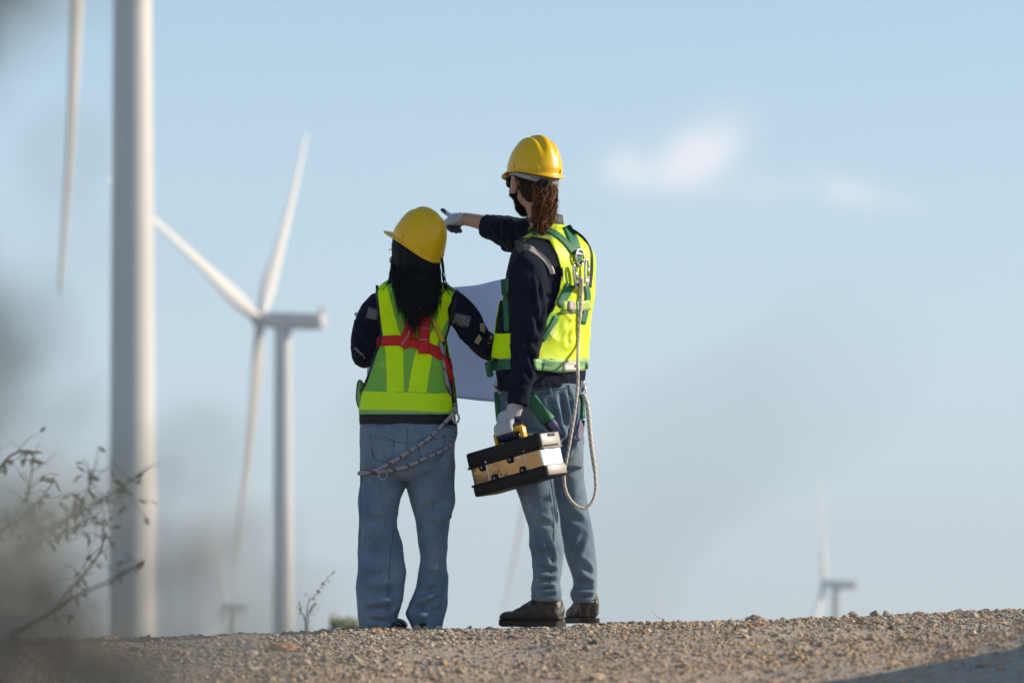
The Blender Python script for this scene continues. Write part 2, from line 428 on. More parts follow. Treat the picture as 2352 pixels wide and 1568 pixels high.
# ------------------------------------------------------------------ wind turbines
TH = 84.0
def make_turbine(dirs=None, phase=0., yaw=.30, chord=1., over=5.2):
    """Upwind turbine at the origin; hub towards -x (turned by yaw), dirs = explicit blade vectors or a phase."""
    t = thing('wind_turbine', (0, 0, 0), '-', 'wind turbine', 'wind turbines on the plain')
    mb = MB(); rings = []
    for k in range(25):
        q = k / 24; r = 2.4 * (1 - q) + 1.75 * q
        rings.append([(r * math.cos(a), r * math.sin(a), TH * q) for a in [2 * math.pi * i / 48 for i in range(48)]])
    mb.loft(rings)
    obj('tower', mb, M['white'], t)
    ax = Vector((-math.cos(yaw), math.sin(yaw), .06)).normalized(); sd = ax.cross(Vector((0, 0, 1))).normalized(); up = sd.cross(ax)
    mb = MB(); rings = []
    c0 = Vector((0, 0, TH + 1.6))
    for s, w, h in ((-9.2, 1.2, 1.15), (-9.0, 1.55, 1.45), (-6, 1.75, 1.65), (0, 1.85, 1.75), (over - 2.2, 1.75, 1.65), (over - 1.4, 1.5, 1.5)):
        ring = []
        for i in range(28):
            a = 2 * math.pi * i / 28; cx, sx = math.cos(a), math.sin(a)
            p = 2 / 4.5
            ring.append(c0 + ax * s + sd * (w * math.copysign(abs(cx) ** p, cx)) + up * (h * math.copysign(abs(sx) ** p, sx)))
        rings.append(ring)
    mb.loft(rings)
    nac = obj('nacelle', mb, M['white'], t)
    mb = MB()
    mb.box(c0 - ax * 8.6 + up * 2.05, ax * .18 + up * .12, sd * 1.3, up * 1.0 - ax * .45, .05)
    obj('cooler_fin', mb, M['turbine_grey'], nac)
    hub = c0 + ax * over
    mb = MB(); rings = []
    for s, r in ((-1.5, 1.35), (-1.0, 1.65), (.4, 1.65), (1.3, 1.2), (1.9, .55), (2.1, .08)):
        rings.append([hub + ax * s + (sd * math.cos(a) + up * math.sin(a)) * r for a in [2 * math.pi * i / 24 for i in range(24)]])
    mb.loft(rings)
    obj('rotor_hub', mb, M['white'], t)
    if dirs is None:
        dirs = []
        for k in range(3):
            q = phase + k * 2 * math.pi / 3
            dirs.append(((up * math.cos(q) + sd * math.sin(q)) * math.cos(.10) + ax * math.sin(.10)) * 51)
    for bi, d in enumerate(dirs):
        d = Vector(d); L = d.length; e = d.normalized(); n0 = (ax - e * ax.dot(e)).normalized(); c0_ = e.cross(n0)
        mb = MB(); rings = []
        hv = sun_dir * .8 + Vector((0, -1, 0)); nb = (hv - e * hv.dot(e)).normalized(); cb = e.cross(nb)      # feathered: the broad face looks this way
        for s, ch, th, tw in ((0, 1.0, 1.0, 0), (.03, 1.05, .95, 5), (.10, 1.7, .60, 24), (.19, 2.0, .42, 20), (.35, 1.45, .28, 15), (.6, .95, .17, 11), (.85, .62, .10, 8), (.97, .42, .05, 6), (1, .16, .03, 5)):
            ch *= (chord[bi] if isinstance(chord, tuple) else chord) if s > .05 else 1
            w = R(tw - 10); cd = cb * math.cos(w) + nb * math.sin(w); nd = nb * math.cos(w) - cb * math.sin(w)
            c = hub + e * (L * s) + n0 * (2.2 * s * s)
            rings.append([c + cd * (ch * (math.cos(a) - .15 * min(1, s * 6))) + nd * (th * math.sin(a) * (1 - .35 * math.cos(a) * min(1, s * 6))) for a in [2 * math.pi * i / 18 for i in range(18)]])
        rr = cr([[x for p in r for x in p] for r in rings], 34)
        mb.loft([[Vector(r[3 * i:3 * i + 3]) for i in range(18)] for r in rr])
        obj('blade', mb, M['white'], t)
    return t


def place_turbine(t, X, Yhub, s, label, over=5.2):
    """hub seen at X, Yhub, with s picture units to the metre"""
    d = F / s; p = W(X, Yhub, d)
    ax = Vector((-math.cos(.30), math.sin(.30), .06)).normalized()
    off = Vector((0, 0, TH + 1.6)) + ax * over
    t.location = p - off; BASES.append((t.location.x, t.location.y, t.location.z)); t['label'] = label
    return t


s2 = 10.9
ta = make_turbine([(103 / s2, 400 / s2, 505 / s2), (-272 / s2, -420 / s2, 262 / s2), (-42 / s2, 20 / s2, -565 / s2)], chord=(.82, .95, .85))
place_turbine(ta, 597, 735, s2, 'white wind turbine with all three blades in view, left of the woman')
tb = make_turbine([(.1, 1.5, -40.6), (-120 / s2, -440 / s2, 330 / s2), (100 / s2, 420 / s2, 300 / s2)], chord=.52, over=5.9)
place_turbine(tb, 175, -300, 24.0, 'nearest wind turbine, thick white tower with one blade hanging down beside it', over=5.9)
for dirs, X, Y, sc, lab in (
        ([(1.5, 12, 47), (-9, -36, -34), (-3, 42, -22)], 1893, 1340, 5.3, 'small distant wind turbine rising over the gravel ridge at the right'),
        ([(-3.5, 12, 47), (-9, -36, -34), (2, 42, -22)], 513, 1396, 4.4, 'faint small distant wind turbine just left of the second tower'),
        ([(1, 10, 48), (-9, -36, -34), (2, 42, -22)], 1516, 1540, 3.6, 'faint far wind turbine showing only a blade tip right of the man'),
        ([(-7.5, 6, -53), (8, 20, 45), (1, -50, 9)], 1229, 1000, 7.6, 'wind turbine hidden behind the man, one pale blade hanging between the two workers')):
    place_turbine(make_turbine(dirs, chord=.62), X, Y, sc, lab)

# ---- the ground sheet, fine where the workers stand and coarse to the horizon
a = np.concatenate([np.arange(-14, 14, .12), np.linspace(14, 346, 112)[:-1]]) * math.pi / 180
r = np.concatenate([[.15, .8, 1.6, 2.4], np.arange(3, 7, .16), np.arange(7, 12.6, .022), 12.6 * (3000 / 12.6) ** np.linspace(.003, 1, 84)])
A, RR = np.meshgrid(a, r); gx, gy = RR * np.sin(A), RR * np.cos(A); gz = ground_z(gx, gy)
na, nr = len(a), len(r)
gv = np.stack([gx, gy, gz], -1).reshape(-1, 3)
gi = np.arange(nr * na).reshape(nr, na)
q = np.stack([gi[:-1, :], np.roll(gi, -1, 1)[:-1, :], np.roll(gi, -1, 1)[1:, :], gi[1:, :]], -1).reshape(-1, 4)[:, ::-1]


def quickmesh(name, v, f, k):
    me = bpy.data.meshes.new(name); me.vertices.add(len(v)); me.vertices.foreach_set('co', np.asarray(v, np.float32).ravel())
    me.loops.add(len(f) * k); me.loops.foreach_set('vertex_index', np.asarray(f, np.int32).ravel())
    me.polygons.add(len(f)); me.polygons.foreach_set('loop_start', np.arange(0, len(f) * k, k, dtype=np.int32)); me.polygons.foreach_set('loop_total', np.full(len(f), k, np.int32))
    me.update(calc_edges=True); me.validate(); return me


def dirt_material():
    m = bpy.data.materials.new('dirt'); m.use_nodes = True; t = m.node_tree; n = t.nodes; b = n['Principled BSDF']; b.inputs['Roughness'].default_value = .95; b.inputs['Specular IOR Level'].default_value = .15
    co = n.new('ShaderNodeTexCoord').outputs['Object']

    def nzr(sc, lo, hi):
        z = n.new('ShaderNodeTexNoise'); z.inputs['Scale'].default_value = sc; z.inputs['Detail'].default_value = 6; t.links.new(co, z.inputs[0])
        r_ = n.new('ShaderNodeMapRange'); r_.inputs[1].default_value = lo; r_.inputs[2].default_value = hi; t.links.new(z.outputs[0], r_.inputs[0]); return r_.outputs[0]

    def mixc(f, a_, b_):
        x = n.new('ShaderNodeMix'); x.data_type = 'RGBA'; t.links.new(f, x.inputs[0])
        for i, c in ((6, a_), (7, b_)):
            if isinstance(c, tuple): x.inputs[i].default_value = (*c, 1)
            else: t.links.new(c, x.inputs[i])
        return x.outputs[2]
    c = mixc(nzr(.8, .42, .62), (.48, .41, .33), (.50, .35, .22))
    c = mixc(nzr(40, .4, .6), c, (.38, .32, .26))
    # unseen plain darkened to a scrub colour to cut its warm bounce light
    ln = n.new('ShaderNodeVectorMath'); ln.operation = 'LENGTH'; t.links.new(co, ln.inputs[0])
    r_ = n.new('ShaderNodeMapRange'); r_.inputs[1].default_value = 18; r_.inputs[2].default_value = 45; t.links.new(ln.outputs['Value'], r_.inputs[0])
    c = mixc(r_.outputs[0], c, mixc(nzr(.05, .4, .6), (.075, .085, .045), (.13, .115, .07)))
    t.links.new(c, b.inputs['Base Color'])
    z = n.new('ShaderNodeTexNoise'); z.inputs['Scale'].default_value = 90; z.inputs['Detail'].default_value = 6; t.links.new(co, z.inputs[0])
    u = n.new('ShaderNodeBump'); u.inputs['Strength'].default_value = .8; u.inputs['Distance'].default_value = .01; t.links.new(z.outputs[0], u.inputs['Height']); t.links.new(u.outputs[0], b.inputs['Normal'])
    return m


g = obj('ground', quickmesh('ground', gv, q, 4), dirt_material()); tag(g, 'bare gravel and earth ridge sloping away to a plain', None, None, 'structure')

# ---- loose gravel over the ridge: nobody could count it
bm = bmesh.new(); bmesh.ops.create_icosphere(bm, subdivisions=1, radius=1); bm.verts.index_update()
IV = np.array([v.co[:] for v in bm.verts]); IF = np.array([[v.index for v in f.verts] for f in bm.faces]); bm.free()


def stones(n, x0, x1, y0, y1, rmin, rmax, pw):
    x = rng.uniform(x0, x1, n * 2); y = rng.uniform(y0, y1, n * 2)
    keep = (np.abs(x) < y * .19 + .2) & ((vnoise(x * .9, y * 1.8, 9) + .5) * (.6 + .8 * (vnoise(x * 3.1, y * 4.5, 12) + .5)) > rng.random(n * 2) * .8)
    x, y = x[keep][:n], y[keep][:n]; n = len(x)
    rr = rmin * (rmax / rmin) ** (rng.random(n) ** pw)
    return x, y, rr


SX, SY, SRR = [np.concatenate(z) for z in zip(stones(42000, -2.4, 2.5, 7.0, 11.9, .0028, .009, 1.4), stones(2200, -2.4, 2.5, 7.0, 11.9, .008, .018, 2.6), stones(110, -2.4, 2.5, 10.4, 11.8, .012, .024, 2.2))]
n = len(SX)
jit = 1 + rng.uniform(-.32, .32, (n, 12, 1)); sc3 = np.stack([rng.uniform(.8, 1.3, n), rng.uniform(.8, 1.3, n), rng.uniform(.5, .9, n)], 1)[:, None, :]
V = IV[None] * jit * sc3
th = rng.uniform(0, 6.28, n); tl = rng.normal(0, .35, n)
c, s_ = np.cos(th)[:, None], np.sin(th)[:, None]; x_, y_, z_ = V[..., 0], V[..., 1], V[..., 2]
ct, st = np.cos(tl)[:, None], np.sin(tl)[:, None]; y_, z_ = y_ * ct - z_ * st, y_ * st + z_ * ct
x_, y_ = x_ * c - y_ * s_, x_ * s_ + y_ * c
V = np.stack([x_, y_, z_], -1) * SRR[:, None, None]
V += np.stack([SX, SY, ground_z(SX, SY) + SRR * .25], 1)[:, None, :]
Fc = (IF[None] + 12 * np.arange(n)[:, None, None]).reshape(-1, 3)
gm = quickmesh('gravel', V.reshape(-1, 3), Fc, 3)
pal = np.array((1.03, .99, .92)) * np.array([(.56, .47, .38), (.48, .40, .32), (.58, .42, .28), (.36, .33, .31), (.66, .58, .49), (.52, .34, .22), (.25, .23, .22)])
pk = pal[rng.choice(len(pal), n, p=[.24, .22, .11, .17, .10, .06, .10])] * rng.uniform(.55, 1.05, (n, 1))
orange = np.clip(vnoise(SX * 1.1 + 3, SY * 1.5, 21) * 1.6 + .28 * np.exp(-((SY - 8.2) / .5) ** 2) + .2 * np.exp(-((SY - 11.0) / .35) ** 2) - .35 * np.exp(-((SY - 9.7) / .6) ** 2), 0, .6)[:, None]
pk = pk * (1 - orange) + np.array((.52, .36, .23)) * orange * rng.uniform(.7, 1.25, (n, 1))
ca = gm.color_attributes.new('tint', 'FLOAT_COLOR', 'POINT')
ca.data.foreach_set('color', np.concatenate([np.repeat(pk, 12, 0), np.ones((n * 12, 1))], 1).astype(np.float32).ravel())
sm = bpy.data.materials.new('stone'); sm.use_nodes = True; b = sm.node_tree.nodes['Principled BSDF']; b.inputs['Roughness'].default_value = .9; b.inputs['Specular IOR Level'].default_value = .2
at = sm.node_tree.nodes.new('ShaderNodeAttribute'); at.attribute_name = 'tint'; sm.node_tree.links.new(at.outputs['Color'], b.inputs['Base Color'])
o = obj('gravel', gm, sm, smooth=False); tag(o, 'loose pale and rusty gravel covering the ridge', 'gravel', None, 'stuff')
M['rock'] = mat('rock', (.42, .35, .28), .9, var=.5, vscale=18, bump=.6, bscale=60, bdist=.006)
M['rock_orange'] = mat('rusty rock', (.62, .33, .17), .9, var=.3, vscale=25, bump=.5, bscale=60, bdist=.004)


def rock(X, y, size, label, m='rock', flat=.65, seed=0):
    x = (X - 1176) / F * y; z = float(ground_z(x, y)); bm = bmesh.new(); bmesh.ops.create_icosphere(bm, subdivisions=3, radius=1)
    for v in bm.verts:
        n_ = noise.noise(v.co * 1.1 + Vector((seed * 5.1, 0, 0))) * .45 + noise.noise(v.co * 2.7 + Vector((seed, 3, 0))) * .22
        v.co = v.co * (1 + n_); v.co = Vector((v.co.x * size, v.co.y * size * .8, v.co.z * size * flat))
        v.co += Vector((x, y, z + size * flat * .35))
    me = bpy.data.meshes.new('rock'); bm.to_mesh(me); bm.free()
    return tag(obj('rock', me, M[m], base=(x, y, z), smooth=False), label, 'rock', 'larger rocks on the ridge')


rock(648, 9.45, .055, 'flat rusty orange rock lying at the lower left of the gravel', 'rock_orange', .4, 1)
rock(1735, 11.25, .036, 'low grey rock at the crest, first lump right of the man', 'rock', .6, 2)
rock(1957, 11.2, .022, 'small upright dark stone on the crest left of the small turbine', 'rock', .9, 3)
rock(2010, 11.2, .020, 'small dark stone on the crest under the small turbine', 'rock', .9, 4)
rock(2382 - 0, 11.2, .03, 'dark rounded stone on the crest at the far right edge', 'rock', .8, 5)
rock(866, 11.15, .035, 'dark stone on the crest beside the cuffs of the faded jeans', 'rock', .5, 6)

# ------------------------------------------------------------------ people: shared pieces
def basis(f, pitch=0, roll=0):
    """left, forward, up for a body facing f (x, y); pitch up, roll clockwise seen from behind"""
    f = Vector((f[0], f[1], 0)).normalized(); l = Vector((-f.y, f.x, 0)); u = Vector((0, 0, 1))
    q = Matrix.Rotation(pitch, 3, -l); f, u = q @ f, q @ u
    q = Matrix.Rotation(roll, 3, f); l, u = q @ l, q @ u
    return l, f, u


def add_head(mb, c, B, k=1.0):
    l, f, u = B

    def e(x, y, z, rx, ry, rz, n=16, m=12): mb.ell(c + (l * x + f * y + u * z) * k, [l * rx * k, f * ry * k, u * rz * k], n, m)
    e(0, -.012, .03, .074, .096, .088, 24, 16)
    e(0, .028, -.03, .062, .068, .075); e(0, .045, -.078, .045, .045, .036); e(0, .062, -.1, .024, .026, .016)
    e(0, .092, .018, .052, .018, .012); e(0, .102, -.008, .010, .018, .026); e(0, .110, -.022, .015, .018, .012)
    e(0, .096, -.058, .023, .012, .006); e(0, .095, -.067, .020, .012, .007)
    for s in (-1, 1):
        e(s * .040, .070, -.028, .024, .022, .022)
        e(s * .081, -.008, -.014, .011, .022, .034); e(s * .089, -.017, -.002, .008, .014, .026)


def make_helmet(parent, c, B, hw=.101, hl=.125, h=.145, visor=.055, strap=True):
    l, f, u = B; nu, nv = 72, 22; rings = []
    for k in range(-2, nv + 1):
        ring = []
        for i in range(nu):
            a = 2 * math.pi * i / nu; ca, sa = math.cos(a), math.sin(a)     # a = 0 to the front
            if k >= 0:
                v = k / nv * math.pi / 2 * .985; r_ = math.cos(v) ** .80; z = h * math.sin(v) ** .98
            else:
                r_ = 1 + .035 * (-k); z = -.004 * (-k)
            x, y = hw * r_ * sa, hl * r_ * ca
            if k < 0:
                front = max(0, math.cos(a)) ** 1.5 if abs(a if a < math.pi else 2 * math.pi - a) < 1.3 else 0
                y += visor * front * (-k) / 2; z -= .010 * front * (-k) / 2
                bk = max(0, -ca) ** 2; z -= .004 * bk * (-k) / 2
            else:
                w = max(0, min(1, (k / nv - .22) / .2)) if k / nv < .999 else 1
                cl = math.exp(-(x / .016) ** 6) * .0105 + .0055 * math.exp(-((abs(x) - .046) / .010) ** 2)
                gr = -.005 * math.exp(-((abs(x) - .028) / .007) ** 2)
                z += (cl + gr) * w
                z += 0
                low = math.exp(-((k / nv - .10) / .05) ** 2) * .002; x *= 1 + low / hw; y *= 1 + low / hl
                # shell dips lower at the nape
                z -= .016 * max(0, -ca) ** 2 * (1 - k / nv) ** 3
            if k < 0: z -= .016 * max(0, -ca) ** 2
            ring.append(c + l * x + f * y + u * z)
        rings.append(ring)
    mb = MB(); mb.loft(rings, cap=False); mb.f.append(tuple(len(mb.v) - nu + i for i in range(nu))); mb.m.append(0)
    o = obj('helmet', mb, M['helmet'], parent)
    s = o.modifiers.new('thick', 'SOLIDIFY'); s.thickness = .004; s.offset = -1
    # small slot lugs low on the shell
    mb = MB()
    for a in (150, 210, 95, 265):
        x, y = hw * 1.03 * math.sin(R(a)), hl * 1.03 * math.cos(R(a)); n_ = Vector((x / hw, y / hl, 0)).normalized()
        p = c + l * x + f * y + u * (.014 - .016 * max(0, -math.cos(R(a))) ** 2); nn_ = l * n_.x + f * n_.y; tt = u.cross(nn_)
        mb.box(p, nn_ * .002, tt * .005, u * .008, .0015)
    objs('lug', mb, M['helmet'], o)
    if strap:
        mb = MB(); rr = []
        for i in range(49):
            a = R(62 + 236 * i / 48); b = max(0, -math.cos(a)); z = -.010 - .028 * b ** .8
            x, y = hw * .90 * math.sin(a), hl * (.86 if math.cos(a) < 0 else .86) * math.cos(a); n_ = Vector((x / hw ** 2, y / hl ** 2, 0)).normalized(); nn_ = l * n_.x + f * n_.y
            p = c + l * x + f * y + u * z; hh = .009 + .007 * b ** 4
            rr.append([p + u * hh, p + u * hh + nn_ * .003, p - u * hh + nn_ * .003, p - u * hh])
        mb.loft(rr)
        for i in range(14):
            a = R(140 + 80 * i / 13); b = max(0, -math.cos(a)); x, y = hw * .9 * math.sin(a), hl * .86 * math.cos(a); n_ = Vector((x / hw ** 2, y / hl ** 2, 0)).normalized(); nn_ = l * n_.x + f * n_.y
            p = c + l * x + f * y + u * (-.010 - .028 * b ** .8) + nn_ * .0031
            mb.box(p, nn_ * .0006, u.cross(nn_) * .0016, u * .003, 0, mi=1)
        obj('headband', mb, [M['band'], M['black']], o)
        mb = MB()
        for a in (75, 120, 240, 285):                      # hanging webbing inside the shell
            x, y = hw * .93 * math.sin(R(a)), hl * .93 * math.cos(R(a))
            mb.tube([c + l * x + f * y + u * .03, c + l * x * .97 + f * y * .95 + u * (-.012)], .006, 6, flat=.4)
        objs('cradle', mb, M['band'], o)
    return o


def torso_rings(secs, f, ratio, n=150, rows=None, grow=0.0, power=2.3, dshift=0.0):
    """secs = (Y, Xleft, Xright, depth offset); the ellipse's half-width follows from its silhouette."""
    l, ff, u = basis(f); rows = rows or 3
    S = cr(secs, rows); out = []
    for Y, L_, R_, do in S:
        d = D0 + do; hw = px((R_ - L_) / 2, d)
        w = hw / math.sqrt(l.x ** 2 + (ratio * ff.x) ** 2) + grow; t = w * ratio + grow * .3
        c = W((L_ + R_) / 2, Y, d); ring = []
        for i in range(n):
            a = 2 * math.pi * i / n; ca, sa = math.cos(a), math.sin(a); p = 2 / power
            ring.append(c + l * (w * math.copysign(abs(ca) ** p, ca)) + ff * (t * math.copysign(abs(sa) ** p, sa)))
        out.append(ring)
    return out


def limb_rings(secs, rows=40, n=40):
    """secs = (Y, Xleft, Xright, half depth, depth offset) as level rings"""
    out = []
    for Y, L_, R_, b, do in cr(secs, rows):
        d = D0 + do; c = W((L_ + R_) / 2, Y, d); w = px((R_ - L_) / 2, d)
        out.append([c + Vector((w * math.cos(a), b * math.sin(a), 0)) for a in [2 * math.pi * i / n for i in range(n)]])
    return out


def path3(pts, rows=30, shrink=1.0):
    """pts = (X, Y, depth offset, radius) -> points, radii along a smooth limb"""
    S = cr(pts, rows)
    return [W(p[0], p[1], D0 + p[2]) for p in S], [p[3] * shrink for p in S]


def bvh_of(*objs):
    v, f = [], []
    for o in objs:
        k = len(v); org = Vector(o['org']); v += [p.co + org for p in o.data.vertices]; f += [tuple(k + i for i in p.vertices) for p in o.data.polygons]
    return BVHTree.FromPolygons(v, f)


def hit(bvh, X, Y):
    d = Vector(((X - 1176) / F, 1, (HOR - Y) / F)).normalized()
    p, n_, i, dist = bvh.ray_cast(Vector((0, 0, 0)), d)
    if p is None: return None
    return p, (n_ if n_.dot(d) < 0 else -n_)


def ribbon(mb, bvh, pts, width, lift=.005, thick=.003, mi=0, depth=None):
    """A woven strap laid on a garment along a line seen in the picture."""
    P = np.array(pts, float); seg = np.linalg.norm(np.diff(P, axis=0), axis=1).sum(); n_ = max(3, int(seg / 5)); C = cr(P, n_)
    last = depth if depth else None; rows = []
    K = 5
    for k in range(n_):
        t = C[min(k + 1, n_ - 1)] - C[max(k - 1, 0)]; t /= np.linalg.norm(t) + 1e-9; nn_ = np.array([-t[1], t[0]])
        row = []
        for j in range(K):
            q_ = C[k] + nn_ * width * (j / (K - 1) - .5); h_ = hit(bvh, *q_) if bvh else None
            row.append((q_, h_))
        rows.append(row)
    ys = [h_[0].y for row in rows for _, h_ in row if h_]
    fall = np.median(ys) if ys else (depth or D0)
    outer, inner = [], []
    for row in rows:
        dm = [h_[0].y for _, h_ in row if h_]; dm = np.median(dm) if dm else fall
        ro, ri = [], []
        for q_, h_ in row:
            if h_ and abs(h_[0].y - dm) < .05: p, nv_ = h_
            else: p, nv_ = W(q_[0], q_[1], dm), Vector((0, -1, 0))
            ro.append(p + nv_ * (lift + thick)); ri.append(p + nv_ * (lift - .004))
        outer.append(ro); inner.append(ri)
    # relax the strap along its length so it lies taut over the folds
    for it in range(3):
        for A_ in (outer, inner):
            B_ = [r_[:] for r_ in A_]
            for k in range(1, n_ - 1):
                for j in range(K): A_[k][j] = (B_[k - 1][j] + B_[k][j] * 2 + B_[k + 1][j]) / 4
    rings = [o_ + i_[::-1] for o_, i_ in zip(outer, inner)]
    mb.loft(rings, mi=mi)


def rope(pts, rad, bvh=None, lift=None, n=60):
    """pts = (X, Y, depth offset or None to lie on the garment)"""
    Q = []
    for X, Y, dd in pts:
        if dd is None and bvh:
            h_ = hit(bvh, X, Y)
            Q.append((X, Y, (h_[0].y - D0 - (lift or rad)) if h_ else Q[-1][2] if Q else 0))
        else: Q.append((X, Y, dd or 0))
    return [W(p[0], p[1], D0 + p[2]) for p in cr(Q, n)]


def ring3(mb, c, ax1, ax2, r1, r2, tr, n=24): mb.tube([c + ax1 * (r1 * math.cos(q_)) + ax2 * (r2 * math.sin(q_)) for q_ in [2 * math.pi * i / n for i in range(n + 1)]], tr, 8)


def cut(me, keep):
    bm = bmesh.new(); bm.from_mesh(me); bm.faces.ensure_lookup_table()
    bmesh.ops.delete(bm, geom=[bm.faces[i] for i in np.nonzero(~keep)[0]], context='FACES'); bm.to_mesh(me); bm.free(); me.update()


def glove(palm, fingers, thumbs=()):
    """palm = list of (centre, axes); fingers = list of (path, radii)"""
    mb = MB()
    for c, axs in palm: mb.ell(c, axs, 16, 10)
    for p, r_ in list(fingers) + list(thumbs): mb.tube(cr([tuple(q_) for q_ in p], 12), list(cr([(x,) for x in r_], 12)[:, 0]), 10)
    return remesh(mb, .0035, 2)


# ------------------------------------------------------------------ the woman
wf = (-.05, 1)
woman = thing('person', W(935, 1448), 'woman with long black hair in lime vest, red harness and faded jeans', 'person', 'workers on the ridge')
WT = [(978, 822, 1048, .0), (950, 824, 1047, .0), (900, 834, 1041, .0), (850, 850, 1033, .0), (800, 862, 1026, .0), (760, 866, 1026, .0), (720, 863, 1032, -.005), (690, 862, 1040, -.01), (668, 868, 1038, 0), (652, 884, 1014, .015), (640, 904, 992, .03), (628, 915, 978, .04)]
WRATIO = .60
WL = [(882, 688, .0, .055), (852, 735, -.01, .057), (838, 785, .0, .052), (838, 815, .03, .048), (838, 805, .12, .045), (836, 765, .25, .037)]
WR = [(1026, 690, 0, .056), (1066, 728, -.01, .058), (1092, 768, .0, .052), (1118, 795, .05, .047), (1155, 808, .12, .042), (1195, 800, .22, .036)]
# ground shows where the legs part, so each trouser leg is its own tube below the seat
LEG_L = [(985, 828, 930, .11, 0), (1040, 829, 936, .105, 0), (1100, 828, 934, .098, 0), (1150, 822, 920, .09, -.01), (1205, 822, 912, .085, -.01), (1255, 821, 926, .082, 0), (1300, 820, 932, .082, 0), (1342, 817, 931, .082, .01), (1382, 819, 924, .085, .01), (1415, 822, 916, .088, .02), (1450, 826, 912, .09, .02)]
LEG_R = [(985, 936, 1045, .11, 0), (1040, 932, 1046, .105, 0), (1100, 933, 1046, .1, 0), (1150, 941, 1048, .092, 0), (1192, 955, 1036, .085, 0), (1241, 960, 1031, .08, .01), (1300, 962, 1029, .078, .02), (1345, 952, 1031, .08, .03), (1385, 940, 1027, .084, .03), (1410, 930, 1022, .088, .03), (1443, 944, 1014, .082, .03)]
LEG_LB = [(1205, 850, 905, .07, .05), (1255, 860, 931, .075, .06), (1342, 855, 932, .075, .07), (1400, 850, 918, .075, .07)]
mb = MB()
mb.loft(limb_rings([(972, 830, 1041, .115, 0), (1010, 827, 1043, .125, 0), (1050, 829, 1043, .125, -.01), (1085, 826, 1046, .11, -.01), (1104, 832, 1044, .085, -.01)], 26, 60))
mb.loft(limb_rings(LEG_L)); mb.loft(limb_rings(LEG_R))
jm = remesh(mb, .0052, 3)
cs = []
for X1, Y1, X2, Y2, w, d in ((850, 1040, 935, 1075, .02, .010), (1030, 1040, 940, 1080, .02, .008), (845, 1070, 920, 1100, .016, .008), (940, 1100, 1030, 1060, .016, .006),
                             (826, 1404, 920, 1385, .013, .014), (824, 1425, 918, 1425, .011, .014), (830, 1372, 925, 1350, .016, .009), (826, 1440, 915, 1440, .008, .010), (850, 1330, 930, 1310, .02, .006),
                             (950, 1362, 1030, 1348, .012, .014), (935, 1385, 1026, 1372, .012, .014), (932, 1402, 1020, 1398, .011, .014), (940, 1420, 1020, 1418, .010, .013), (948, 1434, 1014, 1434, .008, .009), (960, 1320, 1030, 1330, .018, .006),
                             (912, 1200, 905, 1290, .010, .008), (897, 1290, 893, 1400, .008, .006), (1044, 1160, 1030, 1200, .016, .012), (950, 1180, 1040, 1150, .02, .007), (826, 1190, 905, 1205, .02, .006), (934, 985, 934, 1090, .012, .007)):
    for do in ((-.05,) if X1 > 926 and Y1 > 1300 else (-.07,) if Y1 > 1300 else (-.09,)):
        if Y1 > 1300:                                       # the bunched hems: short crossing creases, none alike
            j = random.uniform(-11, 11); a_, b_ = sorted((random.uniform(0, .35), random.uniform(.6, 1)))
            X1, X2, Y1, Y2 = X1 + (X2 - X1) * a_, X1 + (X2 - X1) * b_, Y1 + j, Y2 - j * random.uniform(.3, 1); w *= random.uniform(.8, 1.5); d *= random.uniform(.5, 1.1)
        cs.append((W(X1, Y1, D0 + do), W(X2, Y2, D0 + do), w, d))
fold(jm, ((.0042, (5, 5, 8), True), (.005, (5, 5, 2.5), False), (.0008, (22, 22, 30), True)), cs, 1, 1.6)
jeans_w = obj('trousers', jm, M['denim_light'], woman)
mb = MB()
bv = bvh_of(jeans_w)
ribbon(mb, bv, [(935, 985), (934, 1040), (933, 1098)], 2, .0005, .0012)
ribbon(mb, bv, [(905, 1215), (897, 1270), (893, 1340), (890, 1425)], 1.8, .0004, .0012)
for pts in ([(829, 1441), (870, 1443), (911, 1441)], [(945, 1433), (980, 1435), (1013, 1432)], [(832, 1002), (880, 1010), (934, 1018)], [(934, 1018), (990, 1010), (1040, 1000)], [(1040, 1040), (1042, 1120), (1036, 1190)], [(828, 1060), (828, 1160), (826, 1260)]): ribbon(mb, bv, pts, 1.8, .0003, .0008)
objs('seam', mb, M['seam'], jeans_w)
mb = MB()
ribbon(mb, bv, [(850, 1000), (888, 1004), (906, 1012)], 2, .0005, .001); ribbon(mb, bv, [(852, 1000), (856, 1048), (876, 1060), (898, 1050), (906, 1012)], 2, .0005, .001)
ribbon(mb, bv, [(960, 1012), (985, 1004), (1022, 1000)], 2, .0005, .001); ribbon(mb, bv, [(960, 1012), (968, 1050), (990, 1060), (1014, 1048), (1022, 1000)], 2, .0005, .001)
objs('pocket_stitching', mb, M['seam'], jeans_w)
# shoes under the hems
for X, dx in ((905, 6), (975, 4)):
    mb = MB(); c = W(X, 1447, D0 + .07); z0 = float(ground_z(c.x, D0))
    for s, w, h_ in ((0, .034, .026), (.12, .042, .04), (.2, .04, .035)): mb.ell(Vector((c.x + dx / 600 * s * 5, D0 + s, z0 + h_ * .5 + .006)), [(w, 0, 0), (0, .06, 0), (0, 0, h_ * .6)])
    obj('shoe', remesh(mb, .006, 2), M['boot'], woman)
